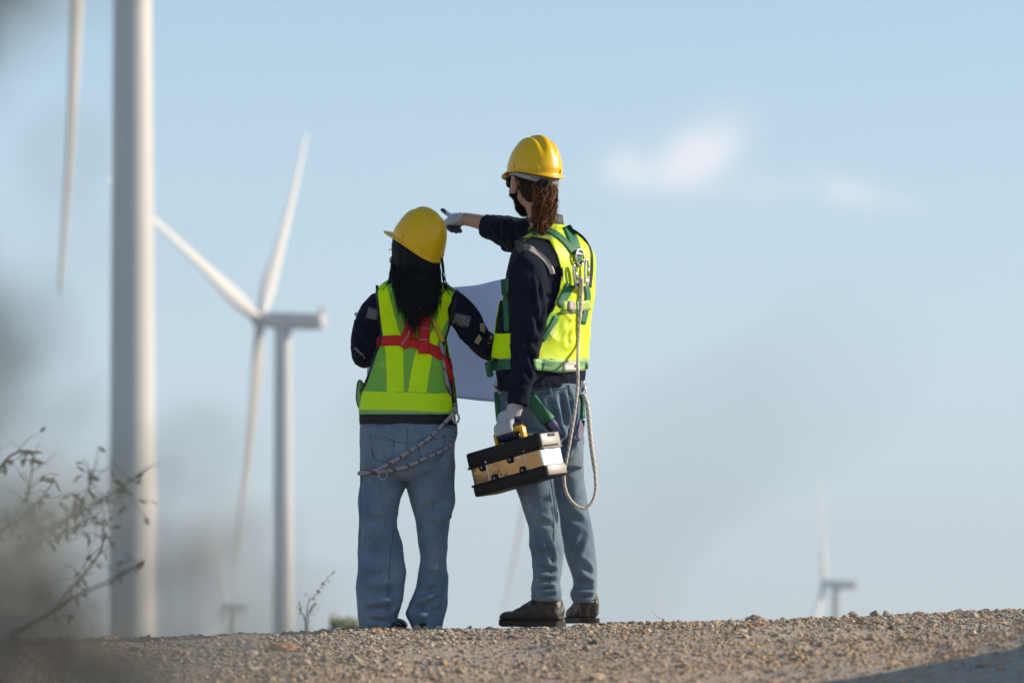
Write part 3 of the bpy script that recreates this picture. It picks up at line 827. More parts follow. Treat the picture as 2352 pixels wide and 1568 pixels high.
# jacket
mb = MB(); mb.loft(torso_rings(WT, wf, WRATIO, 90, 60, power=2.25))
for P_ in (WL, WR):
    p, r_ = path3(P_); mb.tube(p, r_, 20)
mb.tube([W(947, 650, D0 + .03), W(950, 620, D0 + .03)], .052, 20)
jm = remesh(mb, .0068, 3)
cs = [(W(a_, b_, D0 + do), W(c_, d_, D0 + do), w, dp) for a_, b_, c_, d_, do, w, dp in (
    (815, 770, 860, 800, -.05, .014, .009), (812, 800, 858, 815, -.05, .012, .010), (822, 740, 862, 772, -.06, .012, .007), (818, 830, 850, 832, -.04, .012, .008), (868, 690, 850, 760, -.05, .012, .006),
    (1045, 700, 1085, 790, -.05, .014, .008), (1075, 740, 1110, 800, -.04, .012, .010), (1100, 760, 1130, 820, .0, .010, .010), (1060, 690, 1100, 720, -.05, .014, .006), (1120, 765, 1150, 820, .05, .010, .008))]
fold(jm, ((.0045, (10, 10, 8), True), (.003, (7, 7, 9), False), (.0016, (28, 28, 28), True)), cs, 2, 1.3)
jacket_w = obj('jacket', jm, M['navy'], woman)
bvw = bvh_of(jacket_w)
for pts, w, m_ in (([(844, 717), (868, 724)], 25, 'grey_patch'), ([(1042, 731), (1079, 740)], 27, 'grey_patch'), ([(1108, 742), (1108, 764), (1094, 788)], 11, 'silver_tape'), ([(1128, 771), (1124, 789)], 5, 'silver_tape'), ([(815, 798), (838, 822)], 6, 'grey_patch')):
    mb = MB(); ribbon(mb, bvw, pts, w, .0015, .0015); obj('reflective_patch', mb, M[m_], jacket_w)
# vest: the torso skin again, a finger's breadth out, cut to the vest's outline
VO = [(826, 952), (825, 940), (836, 888), (850, 850), (864, 808), (874, 782), (872, 740), (867, 700), (864, 660), (880, 640), (1004, 640), (1050, 668), (1046, 700), (1034, 745), (1022, 780), (1022, 800), (1030, 850), (1042, 900), (1045, 930), (1044, 952)]
WTv = [list(s) for s in WT]
for s in WTv:
    if s[0] > 840: s[1] -= 3; s[2] += 0
mb = MB(); mb.loft(torso_rings(WTv, wf, WRATIO, 560, 400, grow=.011, power=2.25), cap=False)
vm = mb.mesh(); fixn(vm)
fold(vm, ((.0040, (10, 10, 8), True), (.003, (7, 7, 9), False)), [(W(a_, b_, D0 - .13), W(c_, d_, D0 - .13), w, dp) for a_, b_, c_, d_, w, dp in ((880, 845, 985, 840, .010, .004), (940, 860, 1000, 830, .010, .004), (870, 900, 1020, 893, .010, .004), (880, 820, 930, 850, .012, .004))], 2)
fc, fn = fcen(vm); P2 = proj(fc); keep = inpoly(P2, VO) & (P2[:, 1] < 951)
keep |= (fn[:, 1] > .2) & (P2[:, 1] < 950) & (P2[:, 1] > 650) & (np.abs(P2[:, 0] - 945) < np.interp(P2[:, 1], [650, 700, 780, 860, 950], [85, 78, 80, 95, 120]))
cut(vm, keep)
fc, fn = fcen(vm); P2 = proj(fc); mi = np.zeros(len(fc), int)
T = lambda *q_: [(860 + x * .2423, 760 + y * .2423) for x, y in q_]
def Z3(*q_): return [(790 + x * .22265, 698.2 + y * .22265) for x, y in q_]
for poly, k in ((Z3((345, -200), (440, -200), (520, 100), (560, 250), (590, 330), (610, 480), (615, 760), (620, 905), (445, 905), (445, 760), (430, 480), (400, 330), (375, 120)), 1),
                (Z3((1015, -200), (1150, -200), (1120, 40), (1060, 190), (960, 420), (905, 545), (870, 760), (850, 915), (660, 905), (690, 720), (740, 490), (880, 320), (940, 230)), 1),
                (Z3((100, 897), (1200, 930), (1200, 1115), (100, 1085)), 1),
                (Z3((100, 1085), (1200, 1115), (1200, 1150), (100, 1120)), 2), (Z3((1120, -200), (1165, -200), (1130, 60), (1010, 330), (985, 320), (1080, 130)), 2), (Z3((325, -200), (350, -200), (380, 120), (410, 330), (385, 330), (345, 60)), 2)):
    mi[inpoly(P2, poly)] = k
mi[(P2[:, 0] < 836) & (P2[:, 1] > 880) & (mi == 0)] = 2
mi[(fn[:, 1] > .25)] = 1
vest_w = obj('vest', vm, [M['mesh_green'], M['lime'], M['edge_green']], woman, mi=mi)
s = vest_w.modifiers.new('thick', 'SOLIDIFY'); s.thickness = .003; s.offset = 1
bvt = bvh_of(vest_w, jacket_w)
mb = MB()
for pts in ([(866, 655), (868, 700), (873, 745), (876, 782), (865, 808), (851, 850), (838, 886), (827, 900)], [(1049, 668), (1045, 700), (1034, 742), (1022, 778), (1012, 800), (1017, 830), (1026, 852), (1033, 880), (1040, 925), (1042, 935)]):
    ribbon(mb, bvt, pts, 6, .003, .003)
Q = [(836, 884), (826, 874), (822, 885), (820, 915), (824, 932), (828, 938)]
mb.tube([W(a_, b_, D0 + .02) for a_, b_ in cr(Q, 20)], .005, 8)
obj('binding', mb, M['binding'], vest_w)
mb = MB(); v_ = [[W(a_, b_, D0 + .01 + e_) for a_, b_ in cr(Q, 12)] + [W(832, 936, D0 + .01 + e_), W(838, 905, D0 + .01 + e_)] for e_ in (0, .012)]
mb.loft(v_); obj('side_flap', mb, M['edge_green'], vest_w)
# red harness
mb = MB()
Z = lambda *q_: Z3(*q_)
ribbon(mb, bvt, Z((355, 390), (450, 380), (560, 375), (640, 390), (760, 410), (880, 460), (960, 505), (1010, 545)), 23, .006, .003)
ribbon(mb, bvt, Z((790, -60), (815, 60), (825, 200), (822, 350), (818, 515)), 25, .010, .003)
ribbon(mb, bvt, Z((740, 60), (700, 200), (655, 330), (590, 440)), 25, .010, .003)
ribbon(mb, bvt, [(928, 650), (938, 690), (958, 716)], 22, .012, .003); ribbon(mb, bvt, [(1000, 650), (985, 690), (968, 716)], 22, .012, .003)
harness_w = obj('harness', mb, M['red'], woman)
mb = MB()
ribbon(mb, bvt, Z((1005, 540), (1030, 610), (1062, 720), (1085, 800)), 7, .016, .003)
mb.tube([W(a_, b_, D0 - .02) for a_, b_ in Z((1085, 560), (1105, 640), (1112, 760), (1120, 860), (1122, 955))], .006, 8)
mb.tube([W(a_, b_, D0 - .02) for a_, b_ in Z((1055, 620), (1080, 740), (1090, 840), (1095, 920))], .005, 8)
objs('side_strap', mb, M['red'], harness_w)
mb = MB()
for y_ in (250, 370): ribbon(mb, bvt, Z((775, y_), (868, y_ + 6)), 2, .0145, .001)
ribbon(mb, bvt, Z((700, 180), (660, 330), (600, 430)), 2, .0145, .001)
objs('stitching', mb, M['silver_tape'], harness_w)
mb = MB()
ring3(mb, W(965, 716, D0 - .150), Vector((1, 0, 0)), Vector((0, 0, 1)), .012, .014, .0028)
obj('back_ring', mb, M['steel'], harness_w)
# rope: down the back, round the seat and up to the hip
bvj = bvh_of(jeans_w, vest_w, jacket_w)
mb = MB()
ribbon(mb, bvt, [(985, 722), (996, 745), (1008, 775), (1011, 784)], 7, .016, .005)
obj('yellow_tail', mb, M['rope_yellow'], harness_w)
mb = MB()
p = rope([(1011, 784, None), (1018, 815, None), (1022, 850, None), (1030, 890, None), (1040, 925, -.04), (1047, 930, -.08), (1042, 948, -.12), (1020, 972, None), (985, 1006, None), (945, 1033, None), (905, 1058, None), (865, 1079, None), (838, 1086, None), (825, 1087, -.04), (838, 1083, None), (880, 1082, None), (930, 1072, None), (970, 1055, None), (1015, 1035, None), (1038, 1018, -.06), (1046, 998, .0), (1046, 975, .03)], .0075, bvj, .014, 160)
mb.tube(p, .0075, 8)
obj('lanyard', mb, M['rope_grey'], harness_w)
mb = MB()
c = W(880, 1090, D0 - .145); ring3(mb, c, Vector((1, 0, 0)), Vector((0, .3, .95)), .016, .018, .003)
obj('steel_ring', mb, M['bluesteel'], harness_w)
mb = MB(); c = W(1047, 960, D0 - .06); ring3(mb, c, Vector((.9, -.3, 0)), Vector((0, 0, 1)), .013, .018, .0045); mb.tube([W(1041, 935, D0 - .06), W(1044, 948, D0 - .06)], .005, 8)
obj('hip_hook', mb, M['steel'], harness_w)
# body
HWc = W(952, 588, D0 + .015); HB = basis((-.62, .78), R(8), R(7))
mb = MB(); add_head(mb, HWc, HB, .97)
mb.tube([HWc - HB[2] * .05 - HB[1] * .02, W(946, 660, D0 + .02), W(945, 700, D0 + .02)], [.048, .05, .06], 16)
mb.loft(torso_rings([(1010, 836, 1034, 0)] + [(y_, a_ + 14, b_ - 14, d_) for y_, a_, b_, d_ in WT[:-4]], wf, .52, 50, 40))
for P_ in (WL, WR):
    p, r_ = path3(P_, 30, .72); mb.tube(p, r_, 14)
for P_ in (LEG_L, LEG_R):
    mb.tube([W((s[1] + s[2]) / 2, s[0], D0 + s[4]) for s in P_], [px((s[2] - s[1]) / 2) * .72 * (1 if k < 4 else .8) for k, s in enumerate(P_)], 14)
for X in (872, 982): mb.ell(W(X, 1442, D0 + .06), [(.028, 0, 0), (0, .08, 0), (0, 0, .014)])
# her hands, gripping the sheet's edges
HL, HR = W(845, 752, D0 + .36), W(1205, 795, D0 + .20)
for c in (HL, HR): mb.ell(c, [(.026, 0, 0), (0, .034, 0), (0, 0, .036)])
bmw = remesh(mb, .0055, 2); fc, fn = fcen(bmw); mi = np.zeros(len(fc), int)
q_ = fc - np.array(HWc); lz = q_ @ np.array(HB[2]); ly = q_ @ np.array(HB[1]); lx = q_ @ np.array(HB[0])
mi[(ly > .085) & (np.abs(lz + .06) < .010) & (np.abs(lx) < .022)] = 1
obj('body', bmw, [M['skin'], M['lips']], woman, mi=mi)
for s, c in ((-1, HL), (1, HR)):
    fg = [([c + Vector((0, .02, .030 - .019 * k)), c + Vector((s * .012, .062, .032 - .020 * k)), c + Vector((s * .042, .058, .030 - .020 * k)), c + Vector((s * .052, .03, .028 - .019 * k))], [.011, .010, .009, .008]) for k in range(4)]
    tb_ = [([c + Vector((-s * .01, 0, .03)), c + Vector((s * .02, -.01, .05)), c + Vector((s * .05, .005, .052))], [.013, .011, .009])]
    gm_ = glove([(c, [(.030, 0, 0), (0, .038, 0), (0, 0, .042)]), (c + Vector((0, -.04, -.004)), [(.030, 0, 0), (0, .035, 0), (0, 0, .032)])], fg, tb_)
    fc, fn = fcen(gm_); mi = ((fc[:, 1] > c.y + .03) | (fc[:, 2] < c.z - .028)).astype(int)
    obj('glove', gm_, [M['glove'], M['glove_navy']], woman, mi=mi)
# hair: a mass under the helmet and long straight locks over the vest
mb = MB(); rg = []
for Y, L_, R_, do, t in cr([(545, 899, 990, .01, .066), (575, 897, 1003, .0, .082), (602, 899, 1014, -.005, .085), (640, 903, 1012, -.035, .075), (675, 906, 1006, -.075, .05), (700, 922, 994, -.11, .028), (718, 938, 978, -.125, .014), (730, 948, 966, -.130, .006)], 30):
    c = W((L_ + R_) / 2, Y, D0 + do); w = px((R_ - L_) / 2) - .004
    rg.append([c + Vector((w * math.copysign(abs(math.cos(a)) ** .8, math.cos(a)), t * math.sin(a), 0)) for a in [2 * math.pi * i / 36 for i in range(36)]])
mb.loft(rg); hm = remesh(mb, .006, 2)
fold(hm, ((.003, (60, 30, 4), True), (.0015, (120, 60, 7), True)), [], 4)
hair_w = obj('hair', hm, M['hair_black'], woman)
mb = MB()
for i in range(1500):
    u_ = random.random(); X0 = 908 + 98 * u_; xe = 901 + 108 * u_ + random.gauss(0, 4) + 3 * math.sin(u_ * 55) + (random.uniform(-14, 14) if random.random() < .12 else 0)
    ye = np.interp(u_, [0, .08, .2, .34, .47, .56, .7, .85, .94, 1], [635, 685, 716, 742, 774, 734, 726, 732, 704, 664]) + random.gauss(0, 9) + 9 * math.sin(u_ * 41) + 6 * math.sin(u_ * 97) - (random.random() < .3) * random.random() * 60
    y0 = 556 + random.random() * 15; t0 = -.022 - .02 * random.random() - .015 * (1 - abs(u_ - .5) * 2)
    pts = []
    for q_ in (0, .3, .55, .8, 1):
        X = X0 + (xe - X0) * q_ ** 1.1 + random.gauss(0, 2.0) + (5 * math.sin(q_ * 5 + i) if q_ > .5 else 0); Y = y0 + (ye - y0) * q_
        dd = np.interp(Y, [565, 640, 700, 740, 790], [t0, -.105 - .02 * random.random(), -.143 - .014 * random.random(), -.152 - .012 * random.random(), -.152 - .01 * random.random()])
        edge = abs(u_ - .5) * 2
        dd += .05 * edge ** 3
        pts.append((X, Y, dd))
    C = cr(pts, 14); r0 = random.uniform(.0006, .0015)
    mb.tube([W(c_[0], c_[1], D0 + c_[2]) for c_ in C], [r0 * min(1, .5 + 3 * (1 - k / 13)) * (1 if k < 10 else (13.4 - k) / 3.4) for k in range(14)], 5)
for i in range(26):                                     # flyaway side locks
    sd_ = random.choice((-1, 1)); X0 = 905 if sd_ < 0 else 1012
    pts = [(X0 + random.gauss(0, 3), 560, -.02), (X0 + sd_ * (2 + random.random() * 6), 610, -.03), (X0 + sd_ * (4 + random.random() * 9), 645, -.05), (X0 + sd_ * random.uniform(2, 30), 664 + random.random() * 14, -.085)]
    mb.tube([W(c_[0], c_[1], D0 + c_[2]) for c_ in cr(pts, 12)], [random.uniform(.0008, .002)] * 12, 4)
obj('lock', mb, M['hair_black'], hair_w)
WHB = basis((-.66, .75), R(27), R(6))
make_helmet(woman, W(960, 561, D0 + .005), WHB, .096, .116, .134, .062)

# ------------------------------------------------------------------ the man
mfw = (-.82, .57)
ML, MF, MU = basis(mfw)
man = thing('person', W(1262, 1433), 'bearded man with curly brown ponytail, pointing, in yellow vest and green harness', 'person', 'workers on the ridge')
MT = [(900, 1146, 1336, 0), (850, 1143, 1343, 0), (800, 1145, 1342, 0), (750, 1150, 1346, 0), (700, 1158, 1351, 0), (650, 1164, 1356, 0), (605, 1172, 1358, 0), (575, 1184, 1352, .0), (552, 1199, 1336, .01), (535, 1214, 1314, .02), (520, 1226, 1298, .03), (506, 1232, 1286, .03)]
MRATIO = .66
MAL = [(1216, 580, -.11, .058), (1211, 620, -.16, .074), (1212, 670, -.18, .078), (1213, 720, -.185, .071), (1211, 765, -.185, .067), (1203, 830, -.19, .054), (1194, 890, -.205, .045), (1189, 933, -.215, .043)]
MAR = [(1320, 572, .13, .066), (1262, 545, .20, .064), (1205, 535, .27, .062), (1165, 531, .32, .060), (1135, 524, .355, .052), (1113, 520, .38, .045)]
mb = MB()
mb.loft(limb_rings([(884, 1146, 1334, .13, 0), (920, 1142, 1338, .135, 0), (965, 1147, 1340, .135, 0), (1010, 1154, 1340, .125, 0), (1050, 1160, 1340, .11, 0), (1075, 1166, 1338, .09, 0)], 26, 60))
ML_ = [(1000, 1152, 1262, .10, -.07), (1050, 1162, 1268, .10, -.08), (1100, 1176, 1274, .095, -.09), (1150, 1195, 1280, .085, -.10), (1200, 1210, 1287, .078, -.10), (1250, 1215, 1294, .075, -.10), (1300, 1223, 1291, .068, -.10), (1338, 1222, 1284, .062, -.10), (1360, 1221, 1288, .064, -.10), (1378, 1224, 1288, .062, -.10)]
MR_ = [(1000, 1235, 1340, .10, .07), (1050, 1250, 1340, .10, .08), (1100, 1262, 1341, .095, .09), (1150, 1270, 1351, .085, .10), (1200, 1281, 1360, .078, .10), (1250, 1293, 1367, .075, .10), (1300, 1304, 1372, .068, .10), (1338, 1314, 1373, .062, .10), (1362, 1309, 1372, .064, .10), (1386, 1319, 1372, .06, .10)]
mb.loft(limb_rings(ML_)); mb.loft(limb_rings(MR_))
jm = remesh(mb, .0052, 3); cs = []
for X1, Y1, X2, Y2, do, w, d in ((1165, 1050, 1240, 1075, -.15, .018, .008), (1270, 1000, 1335, 1040, -.1, .016, .010), (1262, 920, 1290, 1000, -.13, .010, .008), (1290, 905, 1300, 990, -.12, .010, .008), (1310, 900, 1318, 980, -.1, .009, .008), (1240, 960, 1300, 1010, -.13, .012, .010), (1330, 950, 1285, 1040, -.1, .014, .010), (1320, 1000, 1270, 1060, -.1, .012, .008),
                                 (1205, 1165, 1270, 1140, -.18, .014, .006), (1210, 1192, 1270, 1205, -.18, .012, .006), (1222, 1300, 1285, 1315, -.165, .012, .010), (1222, 1336, 1285, 1326, -.165, .010, .011), (1222, 1352, 1286, 1350, -.165, .008, .011), (1224, 1366, 1288, 1362, -.165, .007, .010), (1225, 1280, 1280, 1260, -.17, .014, .006), (1255, 1240, 1275, 1300, -.17, .010, .006),
                                 (1308, 1330, 1370, 1345, .035, .012, .011), (1312, 1352, 1370, 1352, .035, .009, .011), (1318, 1370, 1370, 1366, .035, .008, .010), (1330, 1290, 1365, 1320, .03, .012, .008), (1310, 1290, 1340, 1230, .03, .012, .007), (1300, 1180, 1345, 1200, .02, .014, .006)):
    cs.append((W(X1, Y1, D0 + do), W(X2, Y2, D0 + do), w, d))
fold(jm, ((.0042, (6, 6, 9), True), (.004, (6, 6, 3), False), (.0008, (24, 24, 30), True)), cs, 5, 1.7)
jeans_m = obj('trousers', jm, M['denim_grey'], man)
bvj = bvh_of(jeans_m)
mb = MB()
ribbon(mb, bvj, [(1228, 893), (1270, 894), (1318, 890)], 3, .001, .0015); ribbon(mb, bvj, [(1242, 905), (1300, 905), (1320, 960), (1290, 990), (1258, 970), (1242, 905)], 2, .0005, .0012)
ribbon(mb, bvj, [(1290, 905), (1294, 950), (1292, 985)], 2.5, .0005, .0012); ribbon(mb, bvj, [(1202, 980), (1225, 984), (1250, 990)], 2, .0005, .0012); ribbon(mb, bvj, [(1262, 1120), (1272, 1200), (1270, 1290), (1264, 1340)], 2, .0005, .0012)
for pts in ([(1226, 1371), (1255, 1372), (1286, 1366)], [(1321, 1379), (1345, 1380), (1371, 1376)], [(1232, 918), (1270, 926), (1330, 912)]): ribbon(mb, bvj, pts, 1.8, .0003, .0008)
objs('stitching', mb, M['seam'], jeans_m)
mb = MB()
for X in (1262, 1308): ribbon(mb, bvj, [(X, 884), (X + 2, 905)], 7, .003, .003)
objs('belt_loop', mb, M['denim_grey'], jeans_m)
# boots
def boot(parent, heel, f, L, zg):
    f = Vector((f[0], f[1], 0)).normalized(); l = Vector((-f.y, f.x, 0)); mb = MB(); rg = []
    for s, w, h_ in cr([(-.02, .020, .045), (.0, .032, .085), (.06, .038, .118), (.2, .040, .128), (.34, .042, .112), (.5, .045, .088), (.68, .050, .066), (.84, .049, .058), (.95, .038, .050), (1.0, .016, .036)], 22):
        c = heel + f * (s * L); c.z = zg; ring = []
        for i in range(22):
            a = 2 * math.pi * i / 22; ring.append(c + l * (w * math.copysign(abs(math.cos(a)) ** .75, math.cos(a))) + Vector((0, 0, .012 + (h_ - .012) * (.5 + .5 * math.copysign(abs(math.sin(a)) ** .8, math.sin(a))))))
        rg.append(ring)
    mb.loft(rg)
    c = heel + f * (.17 * L); mb.tube([c + Vector((0, 0, .07 + zg - c.z)), c + f * .01 + Vector((0, 0, .16 + zg - c.z))], [.040, .030], 20)
    me = remesh(mb, .005, 2); fold(me, ((.003, (30, 30, 22), True),), [], 6)
    b_ = obj('boot', me, M['boot'], parent)
    mb = MB(); rg = []
    out = [(-.035, .0), (-.03, .022), (0, .036), (.1, .041), (.3, .041), (.5, .045), (.7, .053), (.85, .051), (.96, .036), (1.02, .0)]
    pl = [(s, w) for s, w in cr(out, 30)] + [(s, -w) for s, w in cr(out, 30)[::-1]]
    for z_ in (0, .012, .020): rg.append([Vector((*(heel + f * (s * L) + l * w)[:2], zg + z_ - .004 + (.006 if s > .9 else 0))) for s, w in pl])
    mb.loft(rg); obj('sole', mb, M['sole'], b_, smooth=False)
    mb = MB()
    for k in range(5):
        s = .30 + .075 * k; h_ = np.interp(s, [.2, .34, .5, .68], [.128, .112, .088, .066]); c = heel + f * (s * L); c.z = zg + h_ + .003
        mb.tube([c - l * .022 - Vector((0, 0, .006)), c + Vector((0, 0, .003)), c + l * .022 - Vector((0, 0, .006))], .003, 6)
    c = heel + f * (.27 * L); c.z = zg + .13
    for s in (-1, 1): mb.tube([c, c + l * s * .02 + Vector((0, 0, .012)) + f * .02, c + l * s * .04 + f * .03 - Vector((0, 0, .015)), c + l * s * .045 + f * .02 - Vector((0, 0, .05))], .0025, 6)
    objs('lace', mb, M['sole'], b_)


hx = W(1286, 1430, D0 - .11); boot(man, hx, (-.80, .60), .275, (HOR - 1436) / F * (D0 - .05))
hx = W(1356, 1425, D0 + .06); boot(man, hx, (-.20, .98), .27, (HOR - 1428) / F * (D0 + .08))
# jacket
mb = MB(); mb.loft(torso_rings(MT, mfw, MRATIO, 90, 60))
for P_ in (MAL, MAR):
    p, r_ = path3(P_); mb.tube(p, r_, 22)
mb.tube([W(1258, 520, D0 + .02), W(1256, 497, D0 + .015)], [.060, .058], 20)
p = [W(1156, 575, D0 + .33), W(1168, 560, D0 + .32), W(1195, 555, D0 + .27)]; mb.tube(p, [.012, .035, .05], 12)
jm = remesh(mb, .0065, 3)
cs = [(W(a_, b_, D0 + do), W(c_, d_, D0 + do), w, dp) for a_, b_, c_, d_, do, w, dp in (
    (1221, 640, 1226, 720, -.26, .010, .008), (1226, 715, 1243, 760, -.25, .012, .010), (1240, 640, 1240, 700, -.25, .010, .007), (1250, 690, 1240, 760, -.24, .012, .008), (1205, 780, 1240, 790, -.25, .014, .009), (1210, 765, 1206, 830, -.25, .010, .009), (1215, 805, 1230, 850, -.24, .010, .010), (1180, 800, 1220, 830, -.25, .014, .006), (1200, 840, 1222, 875, -.245, .009, .009), (1175, 890, 1220, 870, -.25, .012, .006), (1190, 600, 1230, 640, -.23, .014, .006),
    (1120, 505, 1180, 545, .27, .014, .007), (1150, 500, 1200, 560, .23, .014, .009), (1170, 510, 1160, 570, .25, .010, .008), (1128, 530, 1165, 560, .3, .010, .007))]
fold(jm, ((.0045, (11, 11, 7), True), (.003, (8, 8, 10), False), (.0018, (28, 28, 24), True)), cs, 7, 1.4)
jacket_m = obj('jacket', jm, M['navy'], man)
bvm = bvh_of(jacket_m)
mb = MB(); ribbon(mb, bvm, [(1186, 568), (1212, 560), (1244, 566), (1266, 582), (1281, 612)], 30, .0015, .0015); obj('shoulder_yoke', mb, M['grey_yoke'], jacket_m)
mb = MB(); ribbon(mb, bvm, [(1214, 570), (1240, 586), (1256, 602), (1266, 620), (1268, 630)], 12, .003, .0015); obj('reflective_patch', mb, M['silver_tape'], jacket_m)
# vest
mb = MB(); mb.loft(torso_rings([s for s in MT if s[0] > 507], mfw, MRATIO, 560, 400, grow=.010), cap=False)
vm = mb.mesh(); fixn(vm)
cs = [(W(a_, b_, D0 - .12), W(c_, d_, D0 - .12), w, dp) for a_, b_, c_, d_, w, dp in ((1262, 790, 1300, 740, .010, .006), (1280, 800, 1330, 740, .010, .006), (1320, 740, 1325, 820, .009, .006), (1300, 790, 1340, 780, .009, .005), (1275, 700, 1330, 730, .010, .005))]
fold(vm, ((.0042, (11, 11, 7), True), (.003, (8, 8, 10), False)), cs, 7, 1.2)
VB = [(1188, 560), (1205, 545), (1230, 529), (1258, 514), (1300, 514), (1362, 550), (1375, 700), (1360, 836), (1230, 836), (1240, 780), (1258, 728), (1271, 706), (1284, 668), (1291, 628), (1280, 586), (1262, 551), (1221, 543), (1192, 562)]
fc, fn = fcen(vm); P2 = proj(fc); fr = fn[:, 1] < .12
keep = (inpoly(P2, VB) & fr) | ((P2[:, 1] > 766) & (P2[:, 1] < np.interp(P2[:, 0], [1130, 1168, 1240, 1300, 1345], [820, 830, 826, 833, 828]))) | (~fr & (P2[:, 1] < 828) & (P2[:, 1] > 515) & (P2[:, 0] > 1215))
keep |= ~fr & (P2[:, 1] > 690) & (P2[:, 1] < 828)
keep &= ~(fr & (P2[:, 1] > 833))
cut(vm, keep); fc, fn = fcen(vm); P2 = proj(fc); mi = np.zeros(len(fc), int); fr = fn[:, 1] < .12
def Z4(*q_): return [(1084 + x * .1992, 588 + y * .1992) for x, y in q_]
for poly, k in ((Z4((870, 660), (1010, 660), (1000, 740), (850, 980), (800, 980)), 1), ([(1188, 562), (1226, 536), (1256, 524), (1290, 540), (1270, 552), (1221, 545)], 2), (Z4((1100, -200), (1190, -200), (1130, 500), (1010, 540)), 0),
                ([(1258, 516), (1300, 514), (1312, 540), (1280, 545)], 0), (Z4((920, 810), (980, 815), (900, 980), (870, 980)), 2)):
    mi[inpoly(P2, poly) & fr] = k
mi[(P2[:, 0] < 1200) & (P2[:, 1] > 760)] = 3
mi[(P2[:, 0] < 1200) & (P2[:, 1] > 822)] = 2
vest_m = obj('vest', vm, [M['yellow'], M['mesh_green'], M['yellow_tape'], M['lime']], man, mi=mi)
s = vest_m.modifiers.new('thick', 'SOLIDIFY'); s.thickness = .003; s.offset = 1
bvv = bvh_of(vest_m); bvb = bvh_of(vest_m, jacket_m)
mb = MB()
ribbon(mb, bvv, [(1192, 562), (1221, 546), (1262, 553), (1280, 588), (1291, 628), (1284, 668), (1271, 706), (1258, 728)], 4, .002, .002)
ribbon(mb, bvv, [(1302, 521), (1325, 534), (1345, 552), (1356, 580), (1357, 620), (1353, 660)], 5, .002, .004)
ribbon(mb, bvv, [(1262, 825), (1290, 831), (1320, 831), (1342, 824)], 4, .002, .002)
obj('binding', mb, M['binding'], vest_m)
# green harness
mb = MB()
ribbon(mb, bvv, [(1301, 521), (1310, 540), (1316, 558), (1321, 580)], 22, .005, .003)
ribbon(mb, bvv, [(1222, 538), (1240, 528), (1262, 533), (1284, 546), (1304, 566), (1316, 582)], 13, .005, .003)
ribbon(mb, bvv, Z4((1120, 330), (1080, 420), (1020, 520), (960, 580), (900, 640)), 19, .005, .003)
ribbon(mb, bvv, Z4((1300, 340), (1320, 420), (1320, 500), (1300, 620), (1265, 780)), 11, .005, .003)
ribbon(mb, bvv, Z4((960, 700), (920, 780), (860, 880), (800, 980)), 10, .006, .003)
harness = obj('harness', mb, M['green'], man)
mb = MB()
ribbon(mb, bvv, Z4((905, 585), (1000, 578), (1080, 576), (1210, 578), (1290, 570), (1342, 555)), 22, .007, .003)
ribbon(mb, bvv, Z4((895, 650), (1050, 655), (1200, 650)), 2.5, .006, .004, mi=1)
ribbon(mb, bvv, Z4((1085, 576), (1160, 577)), 22, .0105, .002, mi=2); ribbon(mb, bvv, Z4((1180, 577), (1215, 577)), 22, .0105, .002, mi=3)
obj('chest_band', mb, [M['yellow_tape'], M['green'], M['silver_tape'], M['green_pale']], harness)
mb = MB()
ribbon(mb, bvb, [(1226, 836), (1250, 838), (1290, 841), (1320, 840), (1348, 834)], 26, .007, .004)
ribbon(mb, bvb, [(1245, 827), (1238, 850)], 12, .0115, .001, mi=1)
wb = obj('waist_belt', mb, [M['green_pale'], M['green']], harness)
mb = MB(); ribbon(mb, bvb, Z4((1028, 1270), (1205, 1270)), 19, .013, .001); ribbon(mb, bvb, Z4((1150, 1272), (1195, 1272)), 6, .0145, .0006, mi=1); obj('care_label', mb, [M['label'], M['ink']], wb)
# front straps, seen past the near arm
mb = MB()
fd = D0 - .03
ribbon(mb, bvb, [(1165, 640), (1165, 680), (1166, 720), (1167, 762)], 11, .006, .004, depth=D0 + .06)
ribbon(mb, bvb, [(1124, 840), (1145, 838), (1175, 836)], 24, .006, .004, depth=D0 + .0)
objs('front_strap', mb, M['green'], harness)
mb = MB()
for a_, b_, w, do in ((1148, 870, 12, -.02),): mb.tube([W(1166, 850, D0 + do), W(1156, 875, D0 + do), W(1142, 893, D0 + do)], .013, 10, flat=.3)
mb.tube([W(1139, 900, D0 - .04), W(1141, 930, D0 - .05), W(1144, 965, D0 - .05)], .008, 8, flat=.4)
ribbon(mb, bvj, [(1214, 908), (1232, 930), (1250, 956), (1258, 968)], 27, .006, .004)
ribbon(mb, bvj, [(1335, 905), (1338, 930), (1336, 960)], 7, .006, .004)
leg = objs('leg_strap', mb, M['green'], harness)[2]
mb = MB(); ribbon(mb, bvj, [(1246, 968), (1262, 985), (1280, 1014)], 8, .005, .003); obj('strap_tail', mb, M['sole'], leg)
mb = MB(); ribbon(mb, bvj, [(1262, 968), (1275, 985), (1284, 1000)], 22, .004, .004); ribbon(mb, bvj, [(1336, 965), (1330, 990), (1322, 1010)], 14, .004, .004); objs('strap_pad', mb, M['violet'], leg)
def buckle(mb, c, ax1, ax2, w, h_, tr):
    P_ = [c + ax1 * (w * a_) + ax2 * (h_ * b_) for a_, b_ in ((-1, -.8), (-.8, -1), (.8, -1), (1, -.8), (1, .8), (.8, 1), (-.8, 1), (-1, .8), (-1, -.8))]
    mb.tube(P_, tr, 8); mb.tube([c - ax1 * w, c + ax1 * w], tr, 8)
mb = MB()
tl = Vector((.8, 0, -.6)); tn = Vector((.6, 0, .8))
buckle(mb, W(1147, 889, D0 - .05), tl, tn, .024, .014, .0032)
obj('steel_buckle', mb, M['steel'], harness)
mb = MB()
